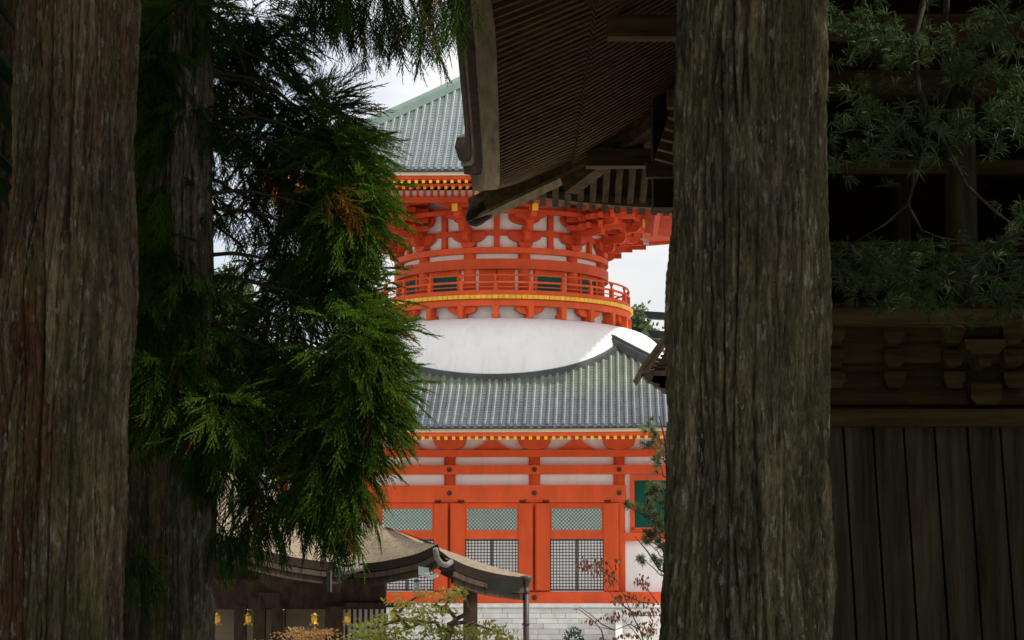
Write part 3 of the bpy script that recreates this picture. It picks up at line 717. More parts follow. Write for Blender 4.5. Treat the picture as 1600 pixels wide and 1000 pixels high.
def big_cedars():
    # right foreground trunk
    r = thing('cedar_tree', 'thick grey-brown cedar trunk with lichen patches, right of the pagoda', 'tree', (0,0,0), group='cedars close by')
    cx, cy = 1.50, 15.3
    prof = [(-.35,-.07,0,.80),(.3,-.06,0,.63),(1.4,-.04,0,.535),(3.4,.0,0,.50),(5.6,.06,0,.475),(9,.1,0,.44),(16,.2,0,.30),(24,.3,0,.06)]
    ob('trunk', trunk('bark', cx, cy, prof, (1.0, 6.2), 380, 11, 1.1, 440, [(.1,3.9,.14,.35,.02),(-.25,2.2,.1,.2,.02)]), r)
    lb = MB()
    for i in range(16):
        z = 11.5 + i*.7; a = i*2.4; limb(lb, (cx+.15,cy,z), (cx+.15+math.cos(a)*(4.8-.27*i), cy+math.sin(a)*(4.8-.27*i), z-.6), .12, .03, .1)
    lb.build('limbs', M['twig'], r, True)
    high_crown(r, cx+.2, cy, 10.2, 24, 6.5, 2400)
    # left foreground trunk
    l = thing('cedar_tree', 'reddish-brown cedar trunk with a knotted scar at the left edge', 'tree', (0,0,0), group='cedars close by')
    cx, cy = -2.72, 14.6
    prof = [(-.3,-.02,0,.64),(.4,-.02,0,.48),(1.4,-.02,0,.40),(2.6,-.01,0,.395),(3.5,.02,0,.40),(4.1,.03,0,.365),(5.4,.04,0,.352),(9,.04,0,.33),(15,.04,0,.22),(22,.04,0,.05)]
    ob('trunk', trunk('bark2', cx, cy, prof, (1.0, 6.0), 360, 41, .95, 440, [(.5,3.66,.16,.22,.05),(.62,3.42,.09,.10,-.045),(.05,3.45,.12,.18,.035),(-.2,2.9,.22,.55,-.03),(-.9,3.3,.3,.4,.03)]), l)
    lb = MB()
    for i in range(14):
        z = 7.4 + i*.95; a = i*2.4+1; limb(lb, (cx,cy,z), (cx+math.cos(a)*(5-.27*i), cy+math.sin(a)*(5-.27*i), z-.6), .1, .03, .1)
    lb.build('limbs', M['twig'], l, True)
    high_crown(l, cx, cy, 9.8, 22, 6, 2100)
    # slimmer trunk behind, pale on its right side
    s_ = thing('cedar_tree', 'slim cedar trunk with dense drooping green sprays left of the pagoda', 'tree', (0,0,0), group='cedars close by')
    cx, cy = AT(300, 900, 18.1).x, 18.1
    prof = [(-.6,0,0,.30),(.8,0,0,.19),(2.5,-.01,0,.172),(4.5,-.06,0,.175),(6.5,-.10,0,.165),(12,-.1,0,.12),(18,-.1,0,.03)]
    ob('trunk', trunk('bark3', cx, cy, prof, (1.0, 6.6), 160, 71, .5, 300), s_)
    d = thing('cedar_tree', 'dark narrow cedar trunk between the reddish trunk and the slim pale one', 'tree', (0,0,0), group='cedars close by')
    e_ = thing('cedar_tree', 'black shaded cedar trunk cut off by the left edge behind the reddish trunk', 'tree', (0,0,0), group='cedars close by')
    ex = AT(-18, 500, 21.5).x; ob('trunk', trunk('bark2', ex, 21.5, [(-.6,0,0,.42),(1,0,0,.30),(6,0,0,.27),(12,0,0,.18),(19,0,0,.04)], (1,7), 90, 151, .6, 160), e_)
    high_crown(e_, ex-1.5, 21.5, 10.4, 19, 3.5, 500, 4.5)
    dx, dy = AT(226, 900, 20.5).x, 20.5
    prof2 = [(-.6,0,0,.30),(.8,0,0,.225),(3,0,0,.205),(6.5,.02,0,.19),(12,0,0,.1),(17,0,0,.03)]
    ob('trunk', trunk('bark2', dx, dy, prof2, (1.0, 6.6), 120, 91, .5, 220), d)
    high_crown(d, dx-1.5, dy+.5, 10.2, 18, 4, 700, 4.5)
    high_crown(s_, cx-.4, cy, 9.6, 18, 3.4, 500, 4.0).name = 'upper_crown'
    # visible drooping crown of the slim cedar: (px, py, radius px, depth, count, down, right, tone)
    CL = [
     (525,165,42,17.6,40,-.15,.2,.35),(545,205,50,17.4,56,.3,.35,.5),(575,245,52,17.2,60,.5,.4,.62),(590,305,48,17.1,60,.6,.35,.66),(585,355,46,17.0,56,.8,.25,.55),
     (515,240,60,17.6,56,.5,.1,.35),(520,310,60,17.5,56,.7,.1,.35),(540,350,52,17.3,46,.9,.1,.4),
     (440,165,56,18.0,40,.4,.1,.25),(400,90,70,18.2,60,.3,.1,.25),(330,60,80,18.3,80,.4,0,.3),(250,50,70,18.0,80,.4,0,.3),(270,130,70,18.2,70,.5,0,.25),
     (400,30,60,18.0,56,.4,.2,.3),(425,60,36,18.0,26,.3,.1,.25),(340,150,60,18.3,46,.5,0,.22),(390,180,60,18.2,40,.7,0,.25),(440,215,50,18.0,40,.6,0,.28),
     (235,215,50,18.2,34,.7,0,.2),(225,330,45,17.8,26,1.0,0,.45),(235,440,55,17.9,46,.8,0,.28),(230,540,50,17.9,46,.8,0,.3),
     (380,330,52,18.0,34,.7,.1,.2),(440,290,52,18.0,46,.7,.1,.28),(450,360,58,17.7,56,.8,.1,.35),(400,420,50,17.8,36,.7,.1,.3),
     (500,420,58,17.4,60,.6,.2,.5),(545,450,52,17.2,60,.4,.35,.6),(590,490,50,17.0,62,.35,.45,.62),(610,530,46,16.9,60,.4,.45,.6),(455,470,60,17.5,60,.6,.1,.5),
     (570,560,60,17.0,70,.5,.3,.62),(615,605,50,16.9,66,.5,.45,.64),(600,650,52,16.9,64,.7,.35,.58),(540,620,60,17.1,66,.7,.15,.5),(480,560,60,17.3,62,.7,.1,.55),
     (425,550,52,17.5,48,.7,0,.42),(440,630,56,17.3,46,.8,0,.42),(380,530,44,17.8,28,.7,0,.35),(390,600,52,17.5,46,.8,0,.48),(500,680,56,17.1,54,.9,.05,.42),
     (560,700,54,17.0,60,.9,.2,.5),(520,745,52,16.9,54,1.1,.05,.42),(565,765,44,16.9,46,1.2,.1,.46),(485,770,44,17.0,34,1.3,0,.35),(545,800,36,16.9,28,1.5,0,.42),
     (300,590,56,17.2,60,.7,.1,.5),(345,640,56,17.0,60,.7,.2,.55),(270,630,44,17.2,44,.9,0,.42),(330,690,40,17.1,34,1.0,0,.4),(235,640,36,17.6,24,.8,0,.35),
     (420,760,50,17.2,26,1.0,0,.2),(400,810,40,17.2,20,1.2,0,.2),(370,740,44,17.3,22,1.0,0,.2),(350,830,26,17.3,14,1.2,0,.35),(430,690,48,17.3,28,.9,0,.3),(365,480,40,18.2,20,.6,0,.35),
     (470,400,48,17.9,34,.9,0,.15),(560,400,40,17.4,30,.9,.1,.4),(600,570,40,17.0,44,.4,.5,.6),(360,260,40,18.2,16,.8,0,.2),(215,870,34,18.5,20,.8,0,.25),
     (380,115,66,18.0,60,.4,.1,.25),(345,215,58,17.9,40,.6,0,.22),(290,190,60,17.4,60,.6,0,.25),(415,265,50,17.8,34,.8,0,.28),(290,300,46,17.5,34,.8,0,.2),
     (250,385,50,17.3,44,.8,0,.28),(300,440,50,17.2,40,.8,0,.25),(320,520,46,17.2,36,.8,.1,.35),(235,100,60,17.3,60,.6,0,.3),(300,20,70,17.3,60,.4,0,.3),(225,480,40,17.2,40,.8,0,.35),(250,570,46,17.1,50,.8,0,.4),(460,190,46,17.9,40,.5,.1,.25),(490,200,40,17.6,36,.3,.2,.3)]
    Ps, Ds, Ss, Ts = [], [], [], []
    lb = MB()
    anchors = [(z, Vector((cx - .03*z*.3, cy, z))) for z in np.arange(2.6, 7, .25)]
    for (px, py, rp, Y, n, dn, rt, tn) in CL:
        Y += .75; px -= 42*min(1, max(0, (px-480)/110))
        c = AT(px, py, Y); r_ = rp * Y / FPX
        P, D, Sx, T = clump(c, r_, int(n*(1.35 if py > 420 or px > 500 or px < 335 else .86)), dn, rt, tn)
        Ps.append(P); Ds.append(D); Ss.append(Sx*.92); Ts.append(T)
        za = min(7, c.z + random.uniform(.25,.6)); a = Vector((cx - .012*za, cy, za))
        if px > 330 and random.random() < .5: limb(lb, a, c, .018, .006, -.2, 8, 6)
        for q in range(4):
            e = Vector(P[random.randrange(len(P))]); limb(lb, c, e, .007, .003, .05, 4, 4)
    # the bough hanging into the frame from above
    for i in range(17):
        px = 478 + i*15; b = AT(px, -30, 17.6 + random.uniform(-.3,.3)); n = 14
        P = np.array(b) + np.stack([rng.normal(0,.05,n), rng.normal(0,.16,n), rng.uniform(-.42,.15,n) * (1.0 if 560 < px < 690 else .62)], 1)
        D = np.stack([rng.normal(.05,.28,n), rng.normal(0,.28,n), -np.ones(n)], 1)
        Ps.append(P); Ds.append(D); Ss.append(rng.uniform(.6,.95,n)); Ts.append(np.clip(.25+.2*rng.normal(size=n),0,.8))
    limb(lb, (cx-.1,cy,6.2), AT(725,-60,17.6), .06, .012, -.15, 10, 7)
    # a dying yellow tuft
    c = AT(520,300,17.4); P, D, Sx, T = clump(c, .10, 12, .9, .9, .95); Ps.append(P); Ds.append(D); Ss.append(Sx*.8); Ts.append(np.full(12,.97))
    c = AT(250,300,18.0)
    P, D, Sx, T = clump(c, .10, 9, 1.2, .2, .8); Ps.append(P); Ds.append(D); Ss.append(Sx); Ts.append(np.full(9,.8))
    # scattered browned sprays
    Ps, Ds, Ss, Ts = map(np.concatenate, (Ps, Ds, Ss, Ts)); br = rng.random(len(Ts)) < .02; Ts[br] = .95
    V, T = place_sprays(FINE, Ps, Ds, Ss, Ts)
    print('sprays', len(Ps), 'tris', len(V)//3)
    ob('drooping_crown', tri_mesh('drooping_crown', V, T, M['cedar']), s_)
    # bare hanging twigs
    for (x0,y0,x1,y1,Y) in ((335,615,455,655,17.4),(330,480,400,560,17.6),(330,500,480,590,17.6),(205,150,330,215,17.4),(330,225,420,265,17.3),(380,720,430,790,17.2),(300,205,390,262,17.3),(400,655,440,720,17.2)):
        limb(lb, AT(x0,y0,Y+.7), AT(x1,y1,Y+.5), .013, .005, .15, 8, 5)
    lb.build('limbs', M['twig'], s_, True)['kind'] = 'stuff'
big_cedars()

# dark wood at left, with unseen trees added around the viewpoint to block light
def light_blocking_wood():
    Vs, Ts = [], []; mb = MB()
    spots = []
    for i in (2,3,4,5,6,7,8,12,13,14):  # unseen ring against sky light, with a gap left for side light
        a = R(168 + i*15.0) ; d = random.uniform(13, 20); spots.append((d*math.cos(a), 6 + d*math.sin(a)))
    spots += [(-9.5,8.5),(-10.5,24),(-12.5,31),(-15,26),(-14,38),(-8.4,18.5),(-17,44),(-9.4,21.5),(-12,40),(-14,48),(10.5,9),(13,13),(14,20),(16,27)]
    for (x, y) in spots:
        h = random.uniform(17, 23); n = 500; z = .2 + h*rng.random(n)**.9; t = z/h
        rr = 3.4*np.sqrt(rng.random(n))*(1-.75*t) + .2; a = rng.random(n)*2*np.pi
        P = np.stack([x+rr*np.cos(a), y+rr*np.sin(a), z], 1); D = np.stack([np.cos(a), np.sin(a), rng.normal(-.4,.3,n)], 1)
        k_ = sun_gap(P); P, D = P[k_], D[k_]; n = len(P)
        V, T = place_sprays(COARSE, P, D, rng.uniform(4.2,6.6,n), np.clip(.35+.25*rng.normal(size=n),0,1)); Vs.append(V); Ts.append(T)
    o = ob('light_blocking_cedars', tri_mesh('light_blocking_cedars', np.concatenate(Vs), np.concatenate(Ts), M['cedard']))
    o['kind'] = 'stuff'; o['label'] = 'dark cedar wood at the left, with unseen trees added round the viewpoint to block light'; o['category'] = 'wood'
light_blocking_wood()

# ------------------------------------------------------------------ bell tower on the right
def bell_tower():
    root = thing('bell_tower', 'dark unpainted timber bell tower with boarded skirt and wide raftered eaves at the right', 'building', (0,0,0))
    XL, XR, YF, YB = 2.45, 8.05, 22.0, 26.4
    XW = XL - .35
    # skirt boards, leaning out a little to the right at the foot
    def Wz(py, Y=22.0): return zat(py, Y)
    zt = Wz(668)
    x = XW
    while x < XR + .6:
        w = random.choice((.27,.28,.30,.38)); jit = random.uniform(-.012,.012); ln = .055*3.3
        mb = MB().add([(x+ln, YF-.05+jit-.12, -.9),(x+w-.022+ln, YF-.05+jit-.12, -.9),(x+w-.022+ln, YF+.02-.12, -.9),(x+ln, YF+.02-.12, -.9),
                       (x, YF-.05+jit, zt),(x+w-.022, YF-.05+jit, zt),(x+w-.022, YF+.02, zt),(x, YF+.02, zt)], [(3,2,1,0),(4,5,6,7),(0,1,5,4),(1,2,6,5),(2,3,7,6),(3,0,4,7)])
        mb.build('skirt_board', M['woodz'], root); x += w
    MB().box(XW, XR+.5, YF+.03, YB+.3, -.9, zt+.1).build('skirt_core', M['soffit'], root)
    MB().box(XW-.15, XR+.6, YF-.16, YF+.02, zt, Wz(641)).build('skirt_beam', M['woodx'], root)
    # bracket courses
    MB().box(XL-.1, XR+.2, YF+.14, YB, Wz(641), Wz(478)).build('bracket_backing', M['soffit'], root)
    PR = (.10, -.16, -.42)
    for i, (pa, pb) in enumerate(((632,571),(566,536),(531,509))):
        y_ = YF + PR[i]; MB().box(XL-.2-.2*i, XR+.3, y_, YF+.2, Wz(pa, y_), Wz(pb, y_)).build('bracket_course', M['woodx'], root)
    for i, (pt, pb) in enumerate(((580,606),(546,571),(511,536))):
        y_ = YF + PR[i] - .17; zt_, zb_ = Wz(pt, y_), Wz(pb, y_); h = zt_-zb_
        bm_ = MB().prism([(-.055,0),(.055,0),(.093,h*.5),(.093,h),(-.093,h),(-.093,h*.5)], (0,0,0), (1,0,0), (0,0,1), (0,.22,0)).mesh('bearing_block', M['woodx'], recalc=True)
        k = -3
        while 3.5 + k*.545 < XR:
            ob('bearing_block', bm_, root, ((3.5 + k*.545)*y_/YF, y_, zb_)); k += 1
    for xk in (2.37, 4.33, 6.3):
        for (pt, pb, w, y_) in ((530,553,.36,YF-.68),(600,632,.28,YF-.1),(556,571,.14,YF-.46)):
            MB().prism([(-w*.32,0),(w*.32,0),(w*.5,.06),(w*.5,Wz(pt,y_)-Wz(pb,y_)),(-w*.5,Wz(pt,y_)-Wz(pb,y_)),(-w*.5,.06)], (xk*y_/YF, y_, Wz(pb,y_)), (1,0,0), (0,0,1), (0,.5,0)).build('bracket_arm', M['woodx'], root, recalc=True)
    MB().box(XL-.7, XR+.8, YF-.98, YF-.74, Wz(506,YF-.98), Wz(480,YF-.98)).build('gallery_beam', M['woodx'], root)
    MB().box(XL-.75, XR+.85, YF-1.05, YB+.3, Wz(479,YF-1.05), Wz(473,YF-1.05)).build('gallery_floor', M['soffit'], root)
    # belfry: posts, rails and slats
    for xk in (XL+.25, 4.2, 6.0, XR-.2):
        for yk in (YF+.35, YB-.35): MB().tube([(xk,yk,Wz(472)),(xk,yk,6.6)], .15, 12).build('post', M['woodz'], root, True)
    for py in (430, 395, 378): MB().box(XL-.6, XR+.7, YF-.92, YF-.84, Wz(py+4, YF-.92), Wz(py, YF-.92)).build('gallery_rail', M['woodx'], root)
    MB().box(XL+.1, XR-.1, YF+.3, YF+.45, Wz(262), Wz(240)).build('tie_beam', M['woodx'], root)
    MB().box(XL+.1, XR-.1, YF+.25, YF+.5, Wz(140), Wz(100)).build('head_beam', M['woodx'], root)
    MB().box(XL+.1, XR-.1, YB-.4, YB-.3, Wz(472), 6.6).build('back_boards', M['soffit'], root)
    MB().box(XL+.1, XL+.2, YF+.5, YB-.4, Wz(472), 6.5).build('side_boards', M['soffit'], root)
    bell = MB().lathe([(.0,5.9),(.2,5.88),(.4,5.7),(.45,5.2),(.48,4.7),(.55,4.45),(.5,4.45)], 24, (5.1,24.2,0)); bell.build('bell', M['bronze'], root, True)
    # roof
    X0, X1, Y0, Y1, ZE = -.30, 10.8, 18.1, 29.0, 6.33
    cxr, cyr = (X0+X1)/2, (Y0+Y1)/2; hx, hy = (X1-X0)/2, (Y1-Y0)/2
    def lift(t): return .30*abs(t)**5           # t in -1..1 along the eave
    def flare(t): return .08*abs(t)**5 + .10*abs(t)**13
    def eave(side, t, outw, dz):                # point on an eave line, pushed outward by outw
        o = outw + flare(t)
        if side == 0: return Vector((X0 - o, cyr + t*(hy + o), ZE + dz + lift(t)))
        if side == 1: return Vector((cxr + t*(hx + o), Y1 + o, ZE + dz + lift(t)))
        if side == 2: return Vector((X1 + o, cyr + t*(hy + o), ZE + dz + lift(t)))
        return Vector((cxr + t*(hx + o), Y0 - o, ZE + dz + lift(t)))
    N = 48
    def strip(nm, mat, side, prof):
        ts = np.linspace(-1, 1, N+1); mb = MB()
        rows = [[eave(side, t, o_, dz) for (o_, dz) in prof] + [eave(side, t, *prof[0])] for t in ts]
        mb.grid(rows); k = len(prof) + 1
        mb.f.append(tuple(range(k-1))); mb.f.append(tuple(N*k + i for i in range(k-1)))
        return mb.build(nm, mat, root, recalc=True)
    for side in range(4):
        strip('bearer_board', M['pale'], side, [(-.17,.03),(.0,.04),(.03,.24),(-.17,.22)])
        strip('dark_eave_board', M['barkedge'], side, [(-.02,.243),(.11,.26),(.12,.36),(-.02,.35)])
        strip('narrow_pale_board', M['pale'], side, [(.08,.363),(.145,.37),(.15,.43),(.08,.42)])
        strip('bark_edge', M['barkedge'], side, [(.07,.433),(.17,.44),(.23,.62),(.20,.74),(.07,.72)])
    # bark roof
    hipz = 9.4
    for side in range(4):
        ts = np.linspace(-1, 1, N+1); rows = []
        for s in np.linspace(0, 1, 9):
            row = []
            for t in ts:
                e = eave(side, t, .20, .74); inner = Vector((cxr + (t*1.6 if side % 2 else (-1.6 if side == 0 else 1.6)), cyr, hipz)) if True else 0
                p = e.lerp(inner, s); p.z = e.z + (hipz - e.z) * (s**1.35); row.append(p)
            rows.append(row)
        MB().grid(rows).build('bark_roof_slope', M['thatch'], root, True)
    # undersides: soffit boards and rafters
    for side in (0, 1, 3):
        ts = np.linspace(-1, 1, N+1)
        rows = []
        for (inn, dz) in ((.0,.075),(1.15,.60),(1.15,.66),(3.2,1.86)):
            row = []
            for t in ts:
                e = eave(side, t, 0, 0); lf = lift(t) * max(0, 1 - inn/1.6)
                if side == 0: p = Vector((X0+inn, cyr + t*(hy-inn) if inn else e.y, ZE+dz+lf))
                elif side == 1: p = Vector((cxr + t*(hx-inn), Y1-inn, ZE+dz+lf))
                else: p = Vector((cxr + t*(hx-inn), Y0+inn, ZE+dz+lf))
                if inn == 0: p = Vector((e.x, e.y, ZE+dz+lift(t)))
                row.append(p)
            rows.append(row)
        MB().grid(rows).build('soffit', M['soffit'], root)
    def raf_side(side, half, sp):
        f1 = {}
        n = int(half*2/sp)
        for i in range(n):
            t = -1 + (i + .5)*2/n; d_hip = half*(1-abs(t))
            lf = lift(t); fl = flare(t)
            Lf = min(1.22, d_hip + .05)
            a, b = (0, .0), (Lf, .27*Lf)
            def P(inn, dz):
                c = t*half
                if side == 0: return (X0 + inn, cyr + c, ZE + dz)
                if side == 1: return (cxr + c, Y1 - inn, ZE + dz)
                return (cxr + c, Y0 + inn, ZE + dz)
            if Lf > .12: MB().bar(P((-.05-fl) if side == 1 else (.15-fl), .02+lf+(0 if side == 1 else .07)), P(Lf, .02+.45*Lf+lf*max(0,1-Lf/1.6)), .075, .09).build('flying_rafter', M['rafter'] if side == 0 else M['woody'], root)
            Lb = min(2.9, d_hip)
            if Lb > 1.1: MB().bar(P(1.0, .42), P(Lb, .42+.58*(Lb-1.0)), .085, .10).build('base_rafter', M['rafter'] if side == 0 else M['woody'], root)
    raf_side(0, hy, .195); 
    hx_full = hx
    raf_side(1, hx, .15); raf_side(3, hx, .195)
    # bearer between the two rafter tiers
    MB().box(X0+1.02, X0+1.12, Y0+1.1, Y1-1.1, ZE+.47, ZE+.55).build('rafter_bearer', M['woody'], root)
    MB().box(X0+1.1, X1-1.1, Y1-1.12, Y1-1.02, ZE+.47, ZE+.55).build('rafter_bearer', M['woodx'], root)
    MB().box(X0+1.1, X1-1.1, Y0+1.02, Y0+1.12, ZE+.47, ZE+.55).build('rafter_bearer', M['woodx'], root)
    # hip rafters: two tiers each, with carved noses
    for (ex, ey, sx, sy) in ((X0,Y1,1,-1),(X0,Y0,1,1)):
        nose = Vector((ex-.16*sx, ey-.16*sy, ZE+.10)); mid = Vector((ex+1.5*sx, ey+1.5*sy, ZE+.62)); inn = Vector((ex+3.3*sx, ey+3.3*sy, ZE+1.66))
        MB().bar(nose, mid, .17, .26).build('upper_hip_rafter', M['woodx'], root)
        MB().bar(Vector((ex+.95*sx, ey+.95*sy, ZE+.24)), inn, .2, .30).build('lower_hip_rafter', M['woodx'], root)
        d = Vector((sx, sy, .1)).normalized()
        MB().tube([nose - d*.10 + Vector((0,0,-.09)), nose - d*.02 + Vector((0,0,-.10)), nose + d*.08 + Vector((0,0,-.06)), nose + d*.26 + Vector((0,0,-.02))], [.06,.12,.14,.11], 10).build('carved_nose', M['hallwood'], root, True)
        MB().bar(nose + Vector((0,0,-.145)), mid + Vector((0,0,-.145)), .21, .04).build('hip_trim', M['pale'], root)
    # outer purlins and bracket arms below the eave
    MB().box(XL-.42, XL-.25, YF-1.1, YB+1.0, 6.9, 7.1).build('outer_purlin', M['woody'], root)
    MB().box(XL-1.6, XR+1.2, YB+.85, YB+1.05, 6.62, 6.82).build('outer_purlin', M['woodx'], root)
    MB().box(XL-1.6, XR+1.2, YF-1.05, YF-.85, 6.62, 6.82).build('outer_purlin', M['woodx'], root)
    for k, (yk) in enumerate((YF+.35, YB-.35)):
        for j in range(3):
            s_ = -1 if yk < 24 else 1
            MB().bar((XL+.4, yk, 5.85+.25*j), (XL-.35-.32*j, yk, 5.85+.25*j), .14, .17).build('bracket_arm', M['woodx'], root)
            MB().bar((XL+.25, yk-s_*.2, 5.85+.25*j), (XL+.25-(.45+.3*j), yk+s_*(.35+.3*j), 5.85+.25*j), .16, .17).build('bracket_arm', M['woodx'], root)
            MB().bar((XL+.25, yk-s_*.2, 5.85+.25*j), (XL+.25, yk+s_*(.45+.28*j), 5.85+.25*j), .14, .17).build('bracket_arm', M['woody'], root)
    for j in range(6):
        yk = YF+.8+.55*j
        MB().bar((XL+.4, yk, 6.1), (XL-.9, yk, 6.45), .12, .15).build('bracket_arm', M['woodx'], root)
    MB().box(1.56, 3.0, YB-.1, YB+.3, 5.98, 7.5).build('bracket_wall', M['soffit'], root)
    MB().box(XL+.1, XR-.1, YF+.3, YB-.3, 6.6, 7.6).build('wall_head', M['soffit'], root)
bell_tower()

# ------------------------------------------------------------------ thatched hall in the middle distance
def hall():
    root = thing('thatched_hall', 'low dark timber hall with grey-brown bark roof in front of the pagoda', 'hall', (0,0,0))
    # roof: eave polyline (near edge) and upper polyline, lofted with a sag
    def loft(nm, E, U, sag, mat, sub=10, n=12, thick=.22, parent=root):
        E = [AT(*e) for e in E]; U = [AT(*u) for u in U]
        def dens(P):
            o = []
            for i in range(len(P)-1):
                p0, p1, p2, p3 = P[max(i-1,0)], P[i], P[i+1], P[min(i+2,len(P)-1)]
                for k in range(sub):
                    t = k/sub; o.append(.5*(2*p1+(p2-p0)*t+(2*p0-5*p1+4*p2-p3)*t*t+(3*p1-p0-3*p2+p3)*t**3))
            return o + [P[-1].copy()]
        e, u = dens(E), dens(U); rows = []
        for j in range(n+1):
            t = j/n; rows.append([a.lerp(b, t) + Vector((0,0,-sag*math.sin(math.pi*t))) for a, b in zip(e, u)])
        o = MB().grid(rows).build(nm, mat, parent, True)
        # thick bark lip and underside
        lip = [[p + Vector((0,.0,.005)) for p in e], [p + Vector((0,.05,-thick)) for p in e]]
        MB().grid(lip).build('bark_lip', M['halllip'], o)
        und = [[p + Vector((0,.04,-thick)) for p in e], [p + Vector((0,1.2,-thick+.12)) for p in e]]
        MB().grid(und).build('eave_underside', M['hallwood'], o)
        # fascia below the lip
        fs = MB()
        for a, b in zip(e, e[1:]):
            up = Vector((0,.14,-thick-.10)); fs.bar(a+up, b+up, .07, .13)
        fs.build('fascia', M['hallwood'], o)
        fs = MB()
        for a, b in zip(e, e[1:]):
            up = Vector((0,.42,-thick-.27)); fs.bar(a+up, b+up, .07, .16)
        fs.build('second_fascia', M['hallwood'], o)
        MB().grid([[p + Vector((0,.30,-thick+.02)) for p in e], [p + Vector((0,.46,-thick-.30)) for p in e]]).build('eave_lining', M['hallwood'], o)
        return e
    eA = loft('wing_roof_slope', [(300,806,57),(350,838,58.5),(400,857,60),(450,869,61.8),(500,877,63.5),(530,879,64.6)], [(180,640,70),(260,690,70),(360,740,70),(440,770,70),(520,790,70),(552,800,69)], .25, M['thatch'])
    eB = loft('main_roof_slope', [(554,881,64.9),(585,879,64.2),(620,873,62.8),(655,864,61.4),(684,850,60.2)], [(540,795,69.5),(560,805,69.2),(580,812,68.6),(600,821,68),(612,826,67)], .12, M['thatch'])
    # valley lip between them
    MB().grid([[AT(526,878,64.6), AT(540,882,64.8), AT(556,880,64.9)], [AT(540,800,69.2), AT(548,802,69.2), AT(556,804,69.2)]]).build('valley', M['thatch'], root, True)
    MB().tube([AT(523,884,64.3), AT(534,889,64.3), AT(548,889,64.4), AT(561,883,64.5)], .055, 8).build('valley_lip', M['lip'], root, True)
    MB().tube([AT(523,895,64.2), AT(545,893,64.0), AT(568,887,64.0)], .07, 8).build('gutter', M['lip'], root, True)
    MB().box(AT(519,0,64).x, AT(527,0,64).x, 63.9, 64.06, zat(925,64), zat(890,64)).build('rain_chute', M['hallgrey'], root)
    MB().box(AT(524.8,0,64).x, AT(526.6,0,64).x, 63.86, 63.9, zat(925,64), zat(891,64)).build('chute_edge', M['lip'], root)
    # porch roof to the right
    eC = loft('porch_roof_slope', [(706,873,61.0),(730,884,62.0),(760,893,63.3),(790,899,64.6),(817,902,65.6)], [(600,822,67.6),(660,846,67.5),(715,866,67.2),(770,885,67.0),(824,899,66.8)], .02, M['thatch'], thick=.26)
    # corner piece where the main eave steps down to the porch
    MB().grid([[AT(684,851,60.2), AT(690,868,60.5), AT(697,874,60.7), AT(706,874,61.0)], [AT(648,838,64), AT(655,842,64.3), AT(663,845,64.5), AT(672,848,64.6)], [AT(600,822,67.8), AT(603,823,67.8), AT(606,824,67.8), AT(610,825,67.8)]]).build('hip_slope', M['thatch'], root, True)
    MB().tube([AT(680,857,60.1), AT(683,872,60.2), AT(690,881,60.3), AT(698,883,60.4), AT(705,878,60.7)], .07, 8).build('corner_lip', M['lip'], root, True)
    MB().prism([(AT(a,b,60.9).x, AT(a,b,60.9).z) for a,b in ((676,856),(690,862),(708,876),(712,890),(690,892),(676,884))], (0,60.9,0), (1,0,0), (0,0,1), (0,1.2,0)).build('corner_block', M['halllip'], root, recalc=True)
    MB().obox(AT(662,893,60.6), (.13,0,-.02), (0,.08,0), (0,0,.11)).build('gutter_box', M['verd'], root)
    MB().tube([AT(664,898,60.4), AT(674,902,60.4), AT(685,898,60.4)], .05, 7).build('gutter_hook', M['verd'], root, True)
    # porch side bargeboard (deep curved plank)
    pts = [(690,886),(720,893),(760,902),(800,909),(812,909),(812,924),(790,927),(760,922),(735,915),(705,905),(688,897)]
    Y = 63.4; poly = [(AT(a,b,Y).x, AT(a,b,Y).z) for a, b in pts]
    MB().prism(poly, (0,Y,0), (1,0,0), (0,0,1), (0,.12,0)).build('bargeboard', M['hallgrey'], root, recalc=True)
    # porch post, bracket head, beam
    def post(px, w, ytop, Y, nm='post'):
        c = AT(px, ytop, Y); hw = w*Y/FPX/2; MB().box(c.x-hw, c.x+hw, Y-hw, Y+hw, GZ-.1, c.z).build(nm, M['hallwood'], root)
    post(735, 22, 920, 63.6); c = AT(735,915,63.6); MB().prism([(-.2,-.1),(.2,-.1),(.42,.06),(.5,.2),(-.5,.2),(-.42,.06)], (c.x,c.y-.12,c.z-.05), (1,0,0), (0,0,1), (0,.3,0)).build('post_head', M['hallwood'], root, recalc=True)
    # walls and posts
    Yw = 67.0
    def panel(nm, p0, p1, y0, y1, Y, mat, d=.08):
        MB().box(AT(p0,y0,Y).x, AT(p1,y0,Y).x, Y, Y+d, zat(y1,Y), zat(y0,Y)).build(nm, mat, root)
    panel('wall_lintel', 250, 602, 905, 952, 66.6, M['hallwood'], .5)
    panel('upper_wall', 250, 606, 850, 906, 67.2, M['hallwood'], .6)
    for (a, b) in ((300,366),(392,398),(446,508),(415,424)): panel('cream_blind', a, b, 952, 1004, Yw, M['blind'])
    panel('cream_blind', 340, 518, 953, 1040, Yw+.06, M['blind'])
    for px, w in ((376,18),(406,18),(433,16),(523,26),(446,3),(510,3)): post(px, w, 948, 66.2)
    # carved bracket heads left
    for (px, py) in ((408,925),(433,915),(523,905)):
        c = AT(px, py, 65.4 - .03*(px % 7)); MB().prism([(-.12,-.35),(.12,-.35),(.2,-.05),(.42,.08),(.5,.28),(-.5,.28),(-.42,.08),(-.2,-.05)], c - Vector((0,.15,0)), (1,0,0), (0,0,1), (0,.35,0)).build('bracket_head', M['hallwood'], root, recalc=True)
    c = AT(418,938,65.0); MB().box(c.x-.32,c.x+.32,c.y-.08,c.y+.1,c.z-.2,c.z+.2).build('carved_beam_end', M['hallwood'], root)
